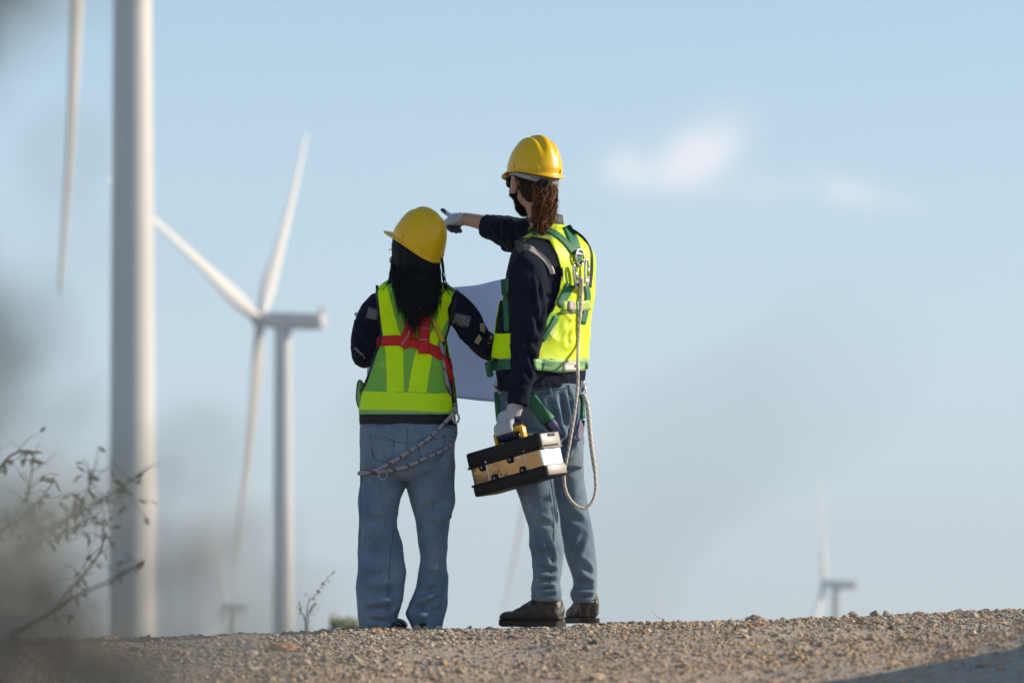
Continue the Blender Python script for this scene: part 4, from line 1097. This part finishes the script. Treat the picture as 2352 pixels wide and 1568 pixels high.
mb.box(W(1157, 660, D0 + .03), (.010, 0, 0), (0, .018, 0), (-.002, 0, .030), .005); mb.box(W(1123, 848, D0 - .02), (.012, 0, .003), (0, .02, 0), (-.006, 0, .028), .005)
objs('clip_buckle', mb, M['green'], harness)
# dorsal ring, snap hooks, energy lanyard
bvh2 = bvh_of(vest_m, harness)
def on(X, Y, lift):
    h_ = hit(bvh2, X, Y); return (h_[0] + h_[1] * lift) if h_ else W(X, Y, D0 - .15)
BR, BN = ML * -1, MF * -1                            # across his back, out of his back
mb = MB(); c = on(1326, 592, .012); ring3(mb, c, BR, Vector((0, 0, 1)), .027, .030, .004)
mb.box(c + Vector((0, 0, .012)), BR * .024, BN * .004, (0, 0, .004), .002)
obj('back_ring', mb, M['steel'], harness)
mb = MB(); mb.box(c + BN * -.004 + Vector((0, 0, .006)), BR * .020, BN * .003, (0, 0, .020), .002); mb.box(c - Vector((0, 0, .02)) - BN * .004, BR * .018 + Vector((0, 0, .008)), BN * .003, Vector((0, 0, .008)), .002)
objs('slide_plate', mb, M['green'], harness)
c1, c2 = on(1312, 636, .020), on(1333, 625, .026)
for cc, a1, hh, ww in ((c1, BR * .97 + Vector((0, 0, .22)), .045, .009), (c2, BR, .048, .012)):
    a1 = a1.normalized(); a2 = a1.cross(BN).normalized(); a2 = a2 if a2.z > 0 else -a2
    mb = MB(); ring3(mb, cc, a1, a2, ww, hh, .0042, 30)
    mb.box(cc + a2 * hh * -.75, a1 * ww * 1.1, BN * .006, a2 * .010, .003); mb.tube([cc + a1 * ww * .9 - a2 * hh * .3, cc + a1 * ww * .9 + a2 * hh * .5], .0055, 8)
    obj('snap_hook', mb, M['steel'], harness)
mb = MB()
p = rope([(1334, 640, -.19), (1334, 665, None), (1333, 700, None), (1330, 740, None), (1328, 790, None), (1327, 840, -.17), (1327, 880, -.17), (1322, 930, -.17), (1313, 990, -.16), (1303, 1045, -.15), (1296, 1085, -.14), (1298, 1120, -.14), (1312, 1150, -.14), (1338, 1167, -.13), (1358, 1155, -.12), (1368, 1125, -.11), (1366, 1080, -.10), (1359, 1030, -.09), (1354, 980, -.08), (1349, 930, -.07), (1340, 905, -.06)], .007, bvh2, .018, 150)
mb.tube(p, [.0095 if k < 22 else (.0062 if k < 120 else .0085) for k in range(150)], 8)
obj('lanyard', mb, M['rope_white'], harness)
mb = MB(); ring3(mb, W(1339, 897, D0 - .06), Vector((1, 0, 0)), Vector((0, 0, 1)), .010, .018, .0035); mb.box(W(1338, 882, D0 - .05), (.008, 0, 0), (0, .008, 0), (0, 0, .014), .003)
obj('hip_hook', mb, M['steel'], harness)
# body
HC = W(1224, 420, D0 + .02); HBm = basis((-.43, .90), R(2), 0)
mb = MB(); add_head(mb, HC, HBm, 1.04)
mb.tube([HC - HBm[2] * .04 - HBm[1] * .03, W(1248, 500, D0 + .02), W(1256, 545, D0 + .02)], [.056, .056, .062], 18)
mb.loft(torso_rings([(930, 1205, 1285, 0)] + [(y_, a_ + (45 if y_ > 840 else 22), b_ - (45 if y_ > 840 else 22), d_) for y_, a_, b_, d_ in MT[:-3]], mfw, .5, 50, 40))
p, r_ = path3(MAL, 30, .6); mb.tube(p, r_, 16)
p, r_ = path3([(1316, 572, .14, .05), (1262, 547, .20, .046), (1190, 532, .29, .042), (1140, 519, .36, .036), (1111, 512, .39, .031), (1085, 506, .42, .0275), (1066, 503, .445, .0255), (1050, 503, .46, .024)]); mb.tube(p, r_, 18)
for P_ in (ML_, MR_): mb.tube([W((s[1] + s[2]) / 2, s[0], D0 + s[4]) for s in P_], [px((s[2] - s[1]) / 2) * .72 for s in P_], 14)
for X, do in ((1262, -.07), (1350, .12)): mb.ell(W(X, 1400, D0 + do), [(.018, 0, 0), (0, .02, 0), (0, 0, .022)])
mb.tube([W(1189, 925, D0 - .2), W(1185, 945, D0 - .19), W(1180, 958, D0 - .18)], [.022, .017, .01], 12)
mb.ell(W(1042, 506, D0 + .475), [(.03, 0, 0), (0, .02, 0), (0, 0, .024)])
bmm = remesh(mb, .005, 2); fc, fn = fcen(bmm); q_ = fc - np.array(HC); lx, ly, lz = [q_ @ np.array(b_) / 1.04 for b_ in HBm]; mi = np.zeros(len(fc), int)
headz = (np.abs(lx) < .1) & (np.abs(ly) < .16)
mi[headz & (lz < -.036) & (lz > -.135) & (ly > .020 + np.clip(lz + .036, -1, 0) * .25) & ~((np.abs(lz + .062) < .008) & (np.abs(lx) < .02))] = 1
mi[headz & (np.abs(lz + .062) < .008) & (np.abs(lx) < .02) & (ly > .08)] = 2
mi[headz & (lz > -.05) & (lz < .03) & (np.abs(ly - .022) < .012) & (np.abs(lx) > .05)] = 1
mb = MB()
for i_ in np.nonzero(mi == 1)[0]:
    for r__ in range(2):
        p = Vector(fc[i_]) + Vector((random.gauss(0, .0015), random.gauss(0, .0015), random.gauss(0, .0015))); nn_ = (Vector(fn[i_]) + Vector((0, 0, -.9)) + Vector((random.gauss(0, .3), random.gauss(0, .3), random.gauss(0, .3)))).normalized()
        L_ = random.uniform(.002, .006); mb.tube([p, p + nn_ * L_ * .6, p + nn_ * L_ - Vector((0, 0, .002))], [.0008, .0006, .0003], 3)
obj('beard', mb, M['beard'], man)
obj('body', bmm, [M['skin'], M['beard'], M['lips']], man, mi=mi)
# sunglasses
mb = MB(); l, f, u = HBm
for s in (-1, 1):
    c = HC + (l * (s * .034) + f * .112 + u * .012) * 1.04; e1 = (l * 1 - f * s * .38).normalized(); rg = []
    for dy in (-.0025, .0025): rg.append([c + f * dy + e1 * (.031 * math.copysign(abs(math.cos(a)) ** .7, math.cos(a))) + u * (.024 * math.copysign(abs(math.sin(a)) ** .7, math.sin(a))) for a in [2 * math.pi * i / 24 for i in range(24)]])
    mb.loft(rg)
gl = obj('sunglasses', mb, M['lens'], man)
mb = MB()
for s in (-1, 1):
    p = [HC + (l * (s * .066) + f * .098 + u * .022) * 1.04, HC + (l * (s * .079) + f * .06 + u * .020) * 1.04, HC + (l * (s * .084) + f * -.006 + u * .018) * 1.04, HC + (l * (s * .082) - f * .03 - u * .004) * 1.04]
    mb.tube(cr([tuple(x) for x in p], 10), .0032, 8)
mb.tube([HC + (l * .012 + f * .118 + u * .02) * 1.04, HC + (-l * .012 + f * .118 + u * .02) * 1.04], .003, 8)
obj('frame', mb, M['black'], gl)
# hair: cap on the skull, ponytail of ringlets
mb = MB(); mb.ell(HC + (f * -.022 + u * .03) * 1.04, [l * .083, f * .096, u * .092], 28, 18); mb.ell(HC + (f * -.045 - u * .03) * 1.04, [l * .070, f * .062, u * .06], 20, 14)
hm = remesh(mb, .005, 2); fold(hm, ((.004, (50, 50, 18), True),), [], 8)
fc, fn = fcen(hm); q_ = fc - np.array(HC); lx, ly, lz = [q_ @ np.array(b_) / 1.04 for b_ in HBm]
cut(hm, ~((ly > .012) & (lz < .025)) & ~((np.abs(lx) > .062) & (lz < .0) & (ly > -.032)))
hair_m = obj('hair', hm, M['hair_dark'], man)
s = hair_m.modifiers.new('thick', 'SOLIDIFY'); s.thickness = .004; s.offset = -1
pt = HC + (f * -.105 + u * .0) * 1.04
tail = [(1246, 418, -.09), (1252, 440, -.125), (1252, 470, -.135), (1247, 500, -.135), (1244, 520, -.14), (1246, 540, -.145)]
core = [W(a_, b_, D0 + c_) for a_, b_, c_ in cr(tail, 30)]; wid = np.interp(np.linspace(0, 1, 30), [0, .12, .35, .6, .8, .92, 1], [.020, .044, .046, .040, .027, .014, .004])
mb = MB(); mb.tube(core, list(wid * .82), 14); me = remesh(mb, .005, 1); fold(me, ((.008, (40, 40, 30), True),), [], 9)
tl_ = obj('ponytail', me, M['hair_dark'], hair_m)
mb = MB()
for i in range(230):
    a0 = random.uniform(0, 6.28); tw = random.choice((-1, 1)) * random.uniform(5, 11); rr_ = random.uniform(.75, 1.05); s0 = random.uniform(0, .25); s1 = random.uniform(.6, 1.0); pts = []; ph = random.uniform(0, 6); cf = random.uniform(10, 22); ca = random.uniform(.004, .011)
    for k in range(26):
        t_ = s0 + (s1 - s0) * k / 25; j = min(29, int(t_ * 29)); a_ = a0 + math.sin(t_ * 3 + ph) * .5
        r_ = wid[j] * rr_
        p = core[j] + (l * math.cos(a_) + f * math.sin(a_) * .8) * r_
        p += l * (ca * math.cos(t_ * cf + ph)) + u * (ca * math.sin(t_ * cf + ph)) + f * ca * .8 * math.sin(t_ * cf * .9 + ph)
        pts.append(p)
    r0 = random.uniform(.0011, .0034); mb.tube(pts, [r0 * (1 - .6 * (k / 25) ** 3) for k in range(26)], 5)
for i in range(70):
    p0 = core[random.randint(2, 24)]; a_ = random.uniform(0, 6.28); q0 = p0 + (l * math.cos(a_) + f * math.sin(a_)) * .042
    mb.tube([q0, q0 + (l * math.cos(a_) + f * math.sin(a_)) * .012 - u * .02, q0 + (l * math.cos(a_ + .5)) * .008 - u * .045], [.0009, .0007, .0004], 4)
obj('ringlet', mb, M['hair_brown'], hair_m)
make_helmet(man, W(1228, 396, D0 + .005), basis((-.51, .86), R(4), R(2)), .100, .122, .131, .052)
# collar standing above the vest
mb = MB(); rg = []
for Y, w, do in ((518, .072, .02), (504, .070, .018), (488, .067, .015)):
    c = W(1255, Y, D0 + do); rg.append([c + ML * (w * math.cos(a_)) + MF * (w * .92 * math.sin(a_)) + Vector((0, 0, .012 * -math.sin(a_) * -1)) for a_ in [2 * math.pi * i / 40 for i in range(40)]])
mb.loft(rg, cap=False); co_ = obj('collar', mb, M['grey_yoke'], jacket_m); s = co_.modifiers.new('thick', 'SOLIDIFY'); s.thickness = .004
# gloves
def Wp(X, Y, d): return W(X, Y, D0 + d)
fg = [([Wp(1040, 498, .475), Wp(1030, 492, .485), Wp(1022, 486, .495), Wp(1014, 481, .505)], [.012, .0105, .0095, .008]),
      ([Wp(1038, 510, .475), Wp(1028, 518, .475), Wp(1033, 526, .45), Wp(1040, 531, .435)], [.012, .0105, .0095, .0085]),
      ([Wp(1046, 514, .465), Wp(1043, 522, .46), Wp(1046, 530, .44), Wp(1050, 533, .43)], [.012, .0105, .0095, .0085]),
      ([Wp(1053, 514, .455), Wp(1053, 522, .45), Wp(1056, 530, .435), Wp(1059, 531, .425)], [.011, .0095, .009, .008])]
th_ = [([Wp(1052, 506, .435), Wp(1040, 508, .43), Wp(1030, 508, .435), Wp(1022, 509, .44)], [.014, .0135, .012, .010])]
gm_ = glove([(Wp(1046, 504, .46), [(.034, 0, .004), (0, .022, 0), (0, 0, .027)]), (Wp(1060, 503, .45), [(.024, 0, 0), (0, .028, 0), (0, 0, .028)])], fg, th_)
fc, fn = fcen(gm_); P2 = proj(fc); obj('glove', gm_, [M['glove'], M['glove_navy']], man, mi=(((P2[:, 1] > 517)) | (P2[:, 0] < 1024) & (P2[:, 1] < 497)).astype(int))
# toolbox frame first: the left hand closes on its handle
BE = Vector((.745, -.632, .172)).normalized(); BL = Vector((-.645, -.755, -.13)); BL = (BL - BE * BL.dot(BE)).normalized(); BU = BE.cross(BL).normalized(); BU = BU if BU.z > 0 else -BU
bL, bW, bH = .362, .135, .158
P0 = W(1088, 1136, D0 - .12)                         # lower left near corner
BC = P0 + BE * bL / 2 - BL * bW / 2 + BU * bH / 2
def bx(e, l_, u_): return BC + BE * (e * bL / 2) + BL * (l_ * bW / 2) + BU * (u_ * bH / 2)
hb = BC + BU * (bH / 2 + .042) + BE * .002           # middle of the handle bar
wr = W(1183, 934, D0 - .205)
kn = hb + BU * .018
fg = []
for k in range(4):
    e = BE * (.033 - .0215 * k); o_ = [0, .004, .002, -.004][k]
    fg.append(([kn + e + BU * (.016 + o_) + BL * .016, kn + e + BL * .036 + BU * .0, kn + e + BL * .028 - BU * .040, kn + e - BL * .004 - BU * .043, kn + e - BL * .016 - BU * .026], [.0125, .012, .0112, .0102, .009]))
th_ = [([kn + BE * .030 + BU * .034 - BL * .012, kn + BE * .046 + BU * .012 - BL * .022, kn + BE * .044 - BU * .012 - BL * .016, kn + BE * .036 - BU * .028 + BL * .004], [.014, .0135, .012, .010])]
mid = (wr + kn) / 2
gm_ = glove([(kn + BU * .030 + BL * .006, [BE * .046, BL * .022, BU * .034]), (mid, [BE * .034, BL * .023, (wr - kn) * .5])], fg + [([wr + Vector((0, 0, .02)), wr, mid], [.034, .031, .032])], th_)
fc, fn = fcen(gm_); dz = (fc - np.array(kn)) @ np.array(BU); de = (fc - np.array(kn)) @ np.array(BE); dl = (fc - np.array(kn)) @ np.array(BL)
obj('glove', gm_, [M['glove'], M['glove_navy']], man, mi=((dz < -.026) | ((de > .030) & (dz < .028) & (dl < .015))).astype(int))

# ------------------------------------------------------------------ toolbox
tbx = thing('toolbox', bx(0, 0, -1), 'black toolbox with amber metal sides and yellow handle carried by the man', 'toolbox')
mb = MB(); mb.box(bx(0, 0, .0), BE * bL * .485, BL * bW * .475, BU * bH * .44, .010, 3)
me = mb.mesh(); fixn(me); fc, fn = fcen(me); obj('side_panel', me, [M['bronze'], M['endmetal']], tbx, mi=(fn @ np.array(BE) > .38).astype(int))
mb = MB()
for sgn, u0, hh in ((1, .62, .19), (-1, -.86, .14)):
    c = bx(0, 0, u0); mb.box(c, BE * bL * .5, BL * bW * .5, BU * bH * hh, .010, 3)
    mb.box(bx(0, 0, u0 - sgn * hh * 2 * .93), BE * (bL * .5 + .0015), BL * (bW * .5 + .0015), BU * .004, .0015)
    for e in ((-.62, .15) if sgn > 0 else (-.35, .42)):
        yy = u0 - sgn * (hh * 2 + .10)
        P_ = [bx(e, 1.0, yy) + BE * a_ + BU * (b_ * sgn) + BL * .0035 for a_, b_ in ((-.016, .014), (-.011, -.008), (-.005, -.013), (.005, -.013), (.011, -.008), (.016, .014))]
        mb.loft([[p_ - BL * .006 for p_ in P_], P_])
shell = obj('lid', mb, M['black'], tbx)
mb = MB()
for e, yy in ((-.62, .15), (.15, .15), (-.35, -.50), (.42, -.50)): mb.ell(bx(e, 1.0, yy) + BL * .004, [BE * .0038, BL * .002, BU * .0038], 10, 6)
objs('rivet', mb, M['steel'], shell)
mb = MB(); mb.box(bx(-.50, .965, -.12), BE * .0035, BL * .003, BU * bH * .26, .001); mb.box(bx(.55, .965, -.12), BE * .0015, BL * .0025, BU * bH * .26, .0005)
objs('edge_strip', mb, M['steel'], tbx)
mb = MB(); mb.box(bx(1.0, 0, .58), BE * .004, BL * bW * .42, BU * bH * .19, .003); mb.box(bx(1.0, 0, -.80), BE * .004, BL * bW * .42, BU * bH * .12, .003)
objs('end_cap', mb, M['endplastic'], tbx)
mb = MB(); mb.box(bx(1.0, -.1, .84), BE * .006, BL * .022, BU * .006, .002); mb.box(bx(1.0, .1, .36), BE * .005, BL * .045, BU * .004, .002)
objs('end_latch', mb, M['black'], tbx)
mb = MB()
for s in (-1, 1):
    mb.box(BC + BE * (s * .064) + BU * (bH / 2 + .022), BE * .0085, BL * .014, BU * .026, .005)
mb.tube([hb - BE * .064, hb + BE * .064], .012, 12)
obj('handle', mb, M['orange'], tbx)

# ------------------------------------------------------------------ the drawing sheet
def sheet():
    nu, nv = 40, 24; rg = []
    for th_ in (0, .0008):
        for j in range(nv + 1):
            v = j / nv; row = []
            for i in range(nu + 1):
                u_ = i / nu; X = 846 + (1192 - 846) * u_ - 4 * v
                top = np.interp(u_, [0, .3, .55, .72, .86, 1], [690, 668, 660, 655, 643, 634]); bot = np.interp(u_, [0, .4, .6, .75, .9, 1], [900, 912, 914, 920, 924, 924])
                Y = top + (bot - top) * v; d = D0 + .42 + .022 * math.sin(u_ * 6.5 + 2.2) * (1 - .4 * v) + .02 * (v - .5) - .20 * u_ + th_
                row.append(W(X, Y, d))
            rg.append(row)
    v_ = [p for r_ in rg for p in r_]; n1 = (nv + 1) * (nu + 1); f_ = []
    for j in range(nv):
        for i in range(nu):
            a_ = j * (nu + 1) + i; b_ = a_ + 1; c_ = b_ + nu + 1; d_ = a_ + nu + 1
            f_ += [(a_, b_, c_, d_), (a_ + n1, d_ + n1, c_ + n1, b_ + n1)]
    per = [i for i in range(nu + 1)] + [(j * (nu + 1) + nu) for j in range(1, nv + 1)] + [nv * (nu + 1) + i for i in range(nu - 1, -1, -1)] + [j * (nu + 1) for j in range(nv - 1, 0, -1)]
    for a_, b_ in zip(per, per[1:] + per[:1]): f_.append((b_, a_, a_ + n1, b_ + n1))
    mb = MB(); mb.add(v_, f_); return mb


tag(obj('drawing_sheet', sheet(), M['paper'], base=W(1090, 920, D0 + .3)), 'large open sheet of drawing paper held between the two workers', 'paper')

# ------------------------------------------------------------------ dry plants
def leafmb(mb, p, d, L, w, curl=.2, mi=1):
    d = Vector(d).normalized(); s = d.orthogonal().normalized(); s = Matrix.Rotation(random.uniform(0, 6.28), 3, d) @ s; n_ = d.cross(s)
    rg = []
    for t_, q_ in ((0, .08), (.3, .9), (.6, 1), (.85, .55), (1, .05)):
        c = p + d * (L * t_) + n_ * (curl * L * t_ * t_); h_ = w * q_
        rg.append([c - s * h_, c - n_ * .0012 + n_ * h_ * .25, c + s * h_, c + n_ * .0012 + n_ * h_ * .25])
    mb.loft(rg, mi=mi)


def branch(mb, lf, pts, d, r0, r1, twigs=0, leaves=0, ll=.033, lw=.0065, up=.0):
    """pts in the picture at depth d; twigs and leaves scattered along it"""
    C = cr([(x, y, 0 if len(q_) == 0 else q_[0]) for x, y, *q_ in pts], 26); P_ = [W(c_[0], c_[1], d + c_[2]) for c_ in C]
    mb.tube(P_, list(np.linspace(r0, r1, 26)), 6)
    twigs, leaves = int(twigs * 1.7), int(leaves * 1.35)
    for i in range(twigs):
        k = random.randint(5, 24); p = P_[k]; dr = Vector((random.uniform(-1, 1), random.uniform(-1, 1), random.uniform(-.6, 1))).normalized(); L = random.uniform(.03, .10)
        q_ = [p, p + dr * L * .5 + Vector((0, 0, random.uniform(-.01, .01))), p + dr * L + Vector((0, 0, random.uniform(-.03, .01)))]
        mb.tube(q_, [r1 * .8, r1 * .6, r1 * .4], 5)
        for j in range(random.randint(0, 2)): leafmb(lf, q_[-1 - j % 2], dr + Vector((0, 0, random.uniform(-1.6, .2))), random.uniform(.5, 1) * ll, lw * random.uniform(.6, 1), .3)
    for i in range(leaves):
        k = random.randint(4, 25); leafmb(lf, P_[k], Vector((random.uniform(-1, 1), random.uniform(-1, 1), random.uniform(-1.6, .6))), random.uniform(.5, 1.1) * ll, lw * random.uniform(.6, 1.1), random.uniform(0, .5))


random.seed(4)
sh = thing('dry_shrub', (W(-60, 1490, 8.2).x, 8.2, float(ground_z(W(-60, 1490, 8.2).x, 8.2))), 'bare brown shrub with curled dead leaves reaching in at the lower left', 'shrub')
mb, lf = MB(), MB(); d = 7.2
zb = sh.location.z; yb = HOR - zb * F / d
branch(mb, lf, [(-60, yb), (-40, 1420), (60, 1255), (120, 1212), (200, 1170), (280, 1115), (340, 1073)], d, .0068, .0019, 16, 26)
branch(mb, lf, [(-60, yb, .1), (20, 1470), (130, 1400), (190, 1360), (260, 1330), (330, 1285)], d - .2, .0068, .0019, 8, 8)
branch(mb, lf, [(130, 1400, -.2), (165, 1350, -.15), (215, 1290), (238, 1245), (236, 1190)], d, .0042, .0016, 8, 8)
branch(mb, lf, [(-60, yb, .3), (-60, 1300, .3), (0, 1222, .3), (60, 1180, .3), (128, 1060 + 40, .3)], d + .1, .0056, .0017, 10, 16)
branch(mb, lf, [(-60, 1200, .3), (10, 1060, .3), (72, 1036, .2), (74, 1080, .1), (62, 1150, .1), (82, 1200)], d + .1, .0036, .0016, 8, 16)
branch(mb, lf, [(60, 1255), (100, 1240), (165, 1215), (230, 1180)], d, .0036, .0016, 14, 14)
branch(mb, lf, [(-60, 1360), (40, 1290), (66, 1230), (70, 1150)], d + .3, .005, .0017, 10, 14)
branch(mb, lf, [(120, 1212), (170, 1180), (205, 1120), (210, 1075)], d, .0035, .0016, 10, 14)
branch(mb, lf, [(200, 1170), (255, 1150), (285, 1160), (292, 1175)], d, .002, .0012, 3, 4)
o = obj('branch', mb, M['twig'], sh); obj('foliage', lf, [M['leaf'], M['leaf']], o)
# the same kind of growth close to the lens, wholly out of focus
def bush(label, pts, d, nleaf, spread, name='dry_shrub', cat='shrub', lm='leafgreen', ll=.05, lw=.014, foot=None):
    x, y, z = W(*(foot or pts[0]), d); zg = float(ground_z(x, d)); t = thing(name, (x, d, zg), label, cat)
    mb, lf = MB(), MB(); mb.tube(cr([(x, d, zg - .03), (x * .99, d, (zg + W(*pts[0], d).z) / 2), tuple(W(*pts[0], d))], 8), .006, 6)
    for k in range(len(pts) - 1):
        a_, b_ = W(*pts[k], d), W(*pts[k + 1], d); mb.tube([a_, (a_ + b_) / 2 + Vector((0, .03, 0)), b_], [.005, .004, .003], 6)
    for i in range(nleaf):
        q_ = random.random() * (len(pts) - 1); k = int(q_); c = W(*pts[k], d).lerp(W(*pts[k + 1], d), q_ - k)
        p = c + Vector((random.gauss(0, spread), random.gauss(0, spread * 1.4), random.gauss(0, spread)))
        if i % 5 == 0: mb.tube([c, p], [.002, .0012], 5)
        leafmb(lf, p, Vector((random.gauss(0, 1), random.gauss(0, 1), random.gauss(0, 1))), ll * random.uniform(.6, 1.2), lw * random.uniform(.7, 1.2))
    o = obj('stem', mb, M['twig'], t); obj('foliage', lf, [M[lm], M[lm]], t); return t


random.seed(21)
bush('dense dusty olive shrub close to the lens, the darkest blur in front', [(30, 1760), (-20, 1640), (-90, 1540), (-140, 1480)], 1.3, 170, .042, foot=(30, 1760), ll=.035, lw=.008)
bush('low leafy clump blurred in front of the thick tower base', [(400, 1790), (330, 1640), (210, 1560), (90, 1430), (20, 1330)], 1.05, 120, .042, foot=(400, 1790), ll=.028, lw=.006)
bush('thin dark sprig blurred at the left edge under the hanging blade', [(-150, 1150), (-110, 950), (-60, 850), (-100, 700)], 1.0, 44, .03, foot=(-160, 1700), ll=.03, lw=.006)
bush('thin sprig blurred in the top left corner', [(-150, 160), (-120, 60), (-60, -60), (60, -120)], .95, 24, .026, foot=(-200, 1700), ll=.03, lw=.006)


# thin stalks and sprigs
def sprig(label, stems, d, foot, lm='stalk', ll=.02, lw=.005, name='grass_sprig', nl=10):
    x = W(foot, 1490, d).x; t = thing(name, (x, d, float(ground_z(x, d))), label, 'plant'); mb, lf = MB(), MB()
    for s in stems:
        yb = HOR - t.location.z * F / d
        branch(mb, lf, [(foot, yb + 4)] + s, d, .003, .0012, 2, nl, ll, lw)
    o = obj('stem', mb, M['stalk'], t); objs('seed_head', lf, [M[lm], M[lm]], o); return t


sprig('thin dry weed stalk on the crest between the second tower and the jeans', [[(705, 1400), (722, 1370), (745, 1338), (768, 1310)], [(700, 1430), (692, 1405), (686, 1380)], [(708, 1420), (712, 1400), (722, 1385)]], 14.6, 703, nl=14)
for X, y_ in ((1520, 9.9), (1690, 9.6)):
    sprig({1520: 'tiny dry grass blade in the gravel right of the boots', 1690: 'tiny dry grass blade in the gravel under the faint far blade', 930: 'tiny dry grass blade in the gravel below the faded jeans'}[X], [[(X + 1, HOR - float(ground_z(W(X, 1490, y_).x, y_)) * F / y_ - 14), (X + 4, HOR - float(ground_z(W(X, 1490, y_).x, y_)) * F / y_ - 30)]], y_, X, nl=3)
# a tree whose top shows over the crest, left of the woman's cuffs
def far_tree(X, Yt, d, rad, label):
    x = W(X, Yt, d).x; zt = W(X, Yt, d).z; zg = float(ground_z(x, d)); t = thing('tree', (x, d, zg), label, 'tree')
    mb = MB(); mb.tube([(x, d, zg - .3), (x + .2, d, (zg + zt) / 2), (x, d, zt - rad * .6)], [.22, .16, .08], 10)
    cl = [Vector((x + random.gauss(0, rad * .5), d + random.gauss(0, rad * .5), zt - rad * random.uniform(.3, 1.6))) for _ in range(14)]
    for c in cl: mb.tube([(x, d, zt - rad * 2), c], [.06, .02], 6)
    obj('trunk', mb, M['twig'], t); lf = MB()
    for i in range(420):
        c = random.choice(cl); p = c + Vector((random.gauss(0, 1), random.gauss(0, 1), random.gauss(0, .7))) * rad * .28
        leafmb(lf, p, Vector((random.gauss(0, 1), random.gauss(0, 1), random.gauss(0, 1))), .22, .06)
    obj('crown', lf, [M['pale_leaf'], M['pale_leaf']], t)


far_tree(803, 1434, 46, .17, 'small pale tree top showing over the crest behind the woman')
# single leaves and stems a hand away from the lens: soft grey smears over the sky
def near_stem(pts, d, label, nl=5, ll=.05, lw=.012):
    x, y, z = W(*pts[0], d); t = thing('leafy_stem', (x, d, float(ground_z(x, d))), label, 'plant', 'stems close to the lens'); mb, lf = MB(), MB()
    mb.tube(cr([(x, d, t.location.z), ((x + W(*pts[0], d).x) / 2, d, (t.location.z + z) / 2)] + [tuple(W(a_, b_, d)) for a_, b_ in pts], 24), .0012, 6)
    Q_ = cr(pts, 40)
    for i in range(nl):
        a_, b_ = Q_[random.randint(6, 39)]; leafmb(lf, W(a_, b_, d), Vector((random.gauss(0, 1), random.gauss(0, .6), random.gauss(0, 1))), ll * random.uniform(.6, 1.1), lw)
    obj('stem', mb, M['twig'], t); obj('foliage', lf, [M['leafgreen'], M['leafgreen']], t)


near_stem([(1330, 1700), (1440, 1180), (1640, 1010), (1860, 900), (1960, 780)], .55, 'blurred stem rising diagonally over the sky right of the man', 1, .012, .002)


# ------------------------------------------------------------------ the air between here and the far turbines
zlo, zhi = float(gz.min()) - 1, max(b[2] for b in BASES) + TH + 62
mb = MB(); mb.box((0, 0, (zlo + zhi) / 2), (3050, 0, 0), (0, 3050, 0), (0, 0, (zhi - zlo) / 2)); hz = mb.mesh('haze'); fixn(hz)
hm_ = bpy.data.materials.new('haze'); hm_.use_nodes = True; t = hm_.node_tree; t.nodes.remove(t.nodes['Principled BSDF'])
pv = t.nodes.new('ShaderNodeVolumePrincipled'); pv.inputs['Density'].default_value = .00034; pv.inputs['Color'].default_value = (.80, .88, .95, 1); pv.inputs['Anisotropy'].default_value = .1
t.links.new(pv.outputs[0], t.nodes['Material Output'].inputs['Volume'])
tag(obj('haze', hz, hm_, smooth=False), 'thin pale haze filling the air over the plain', None, None, 'stuff')
cy.volume_bounces = 0
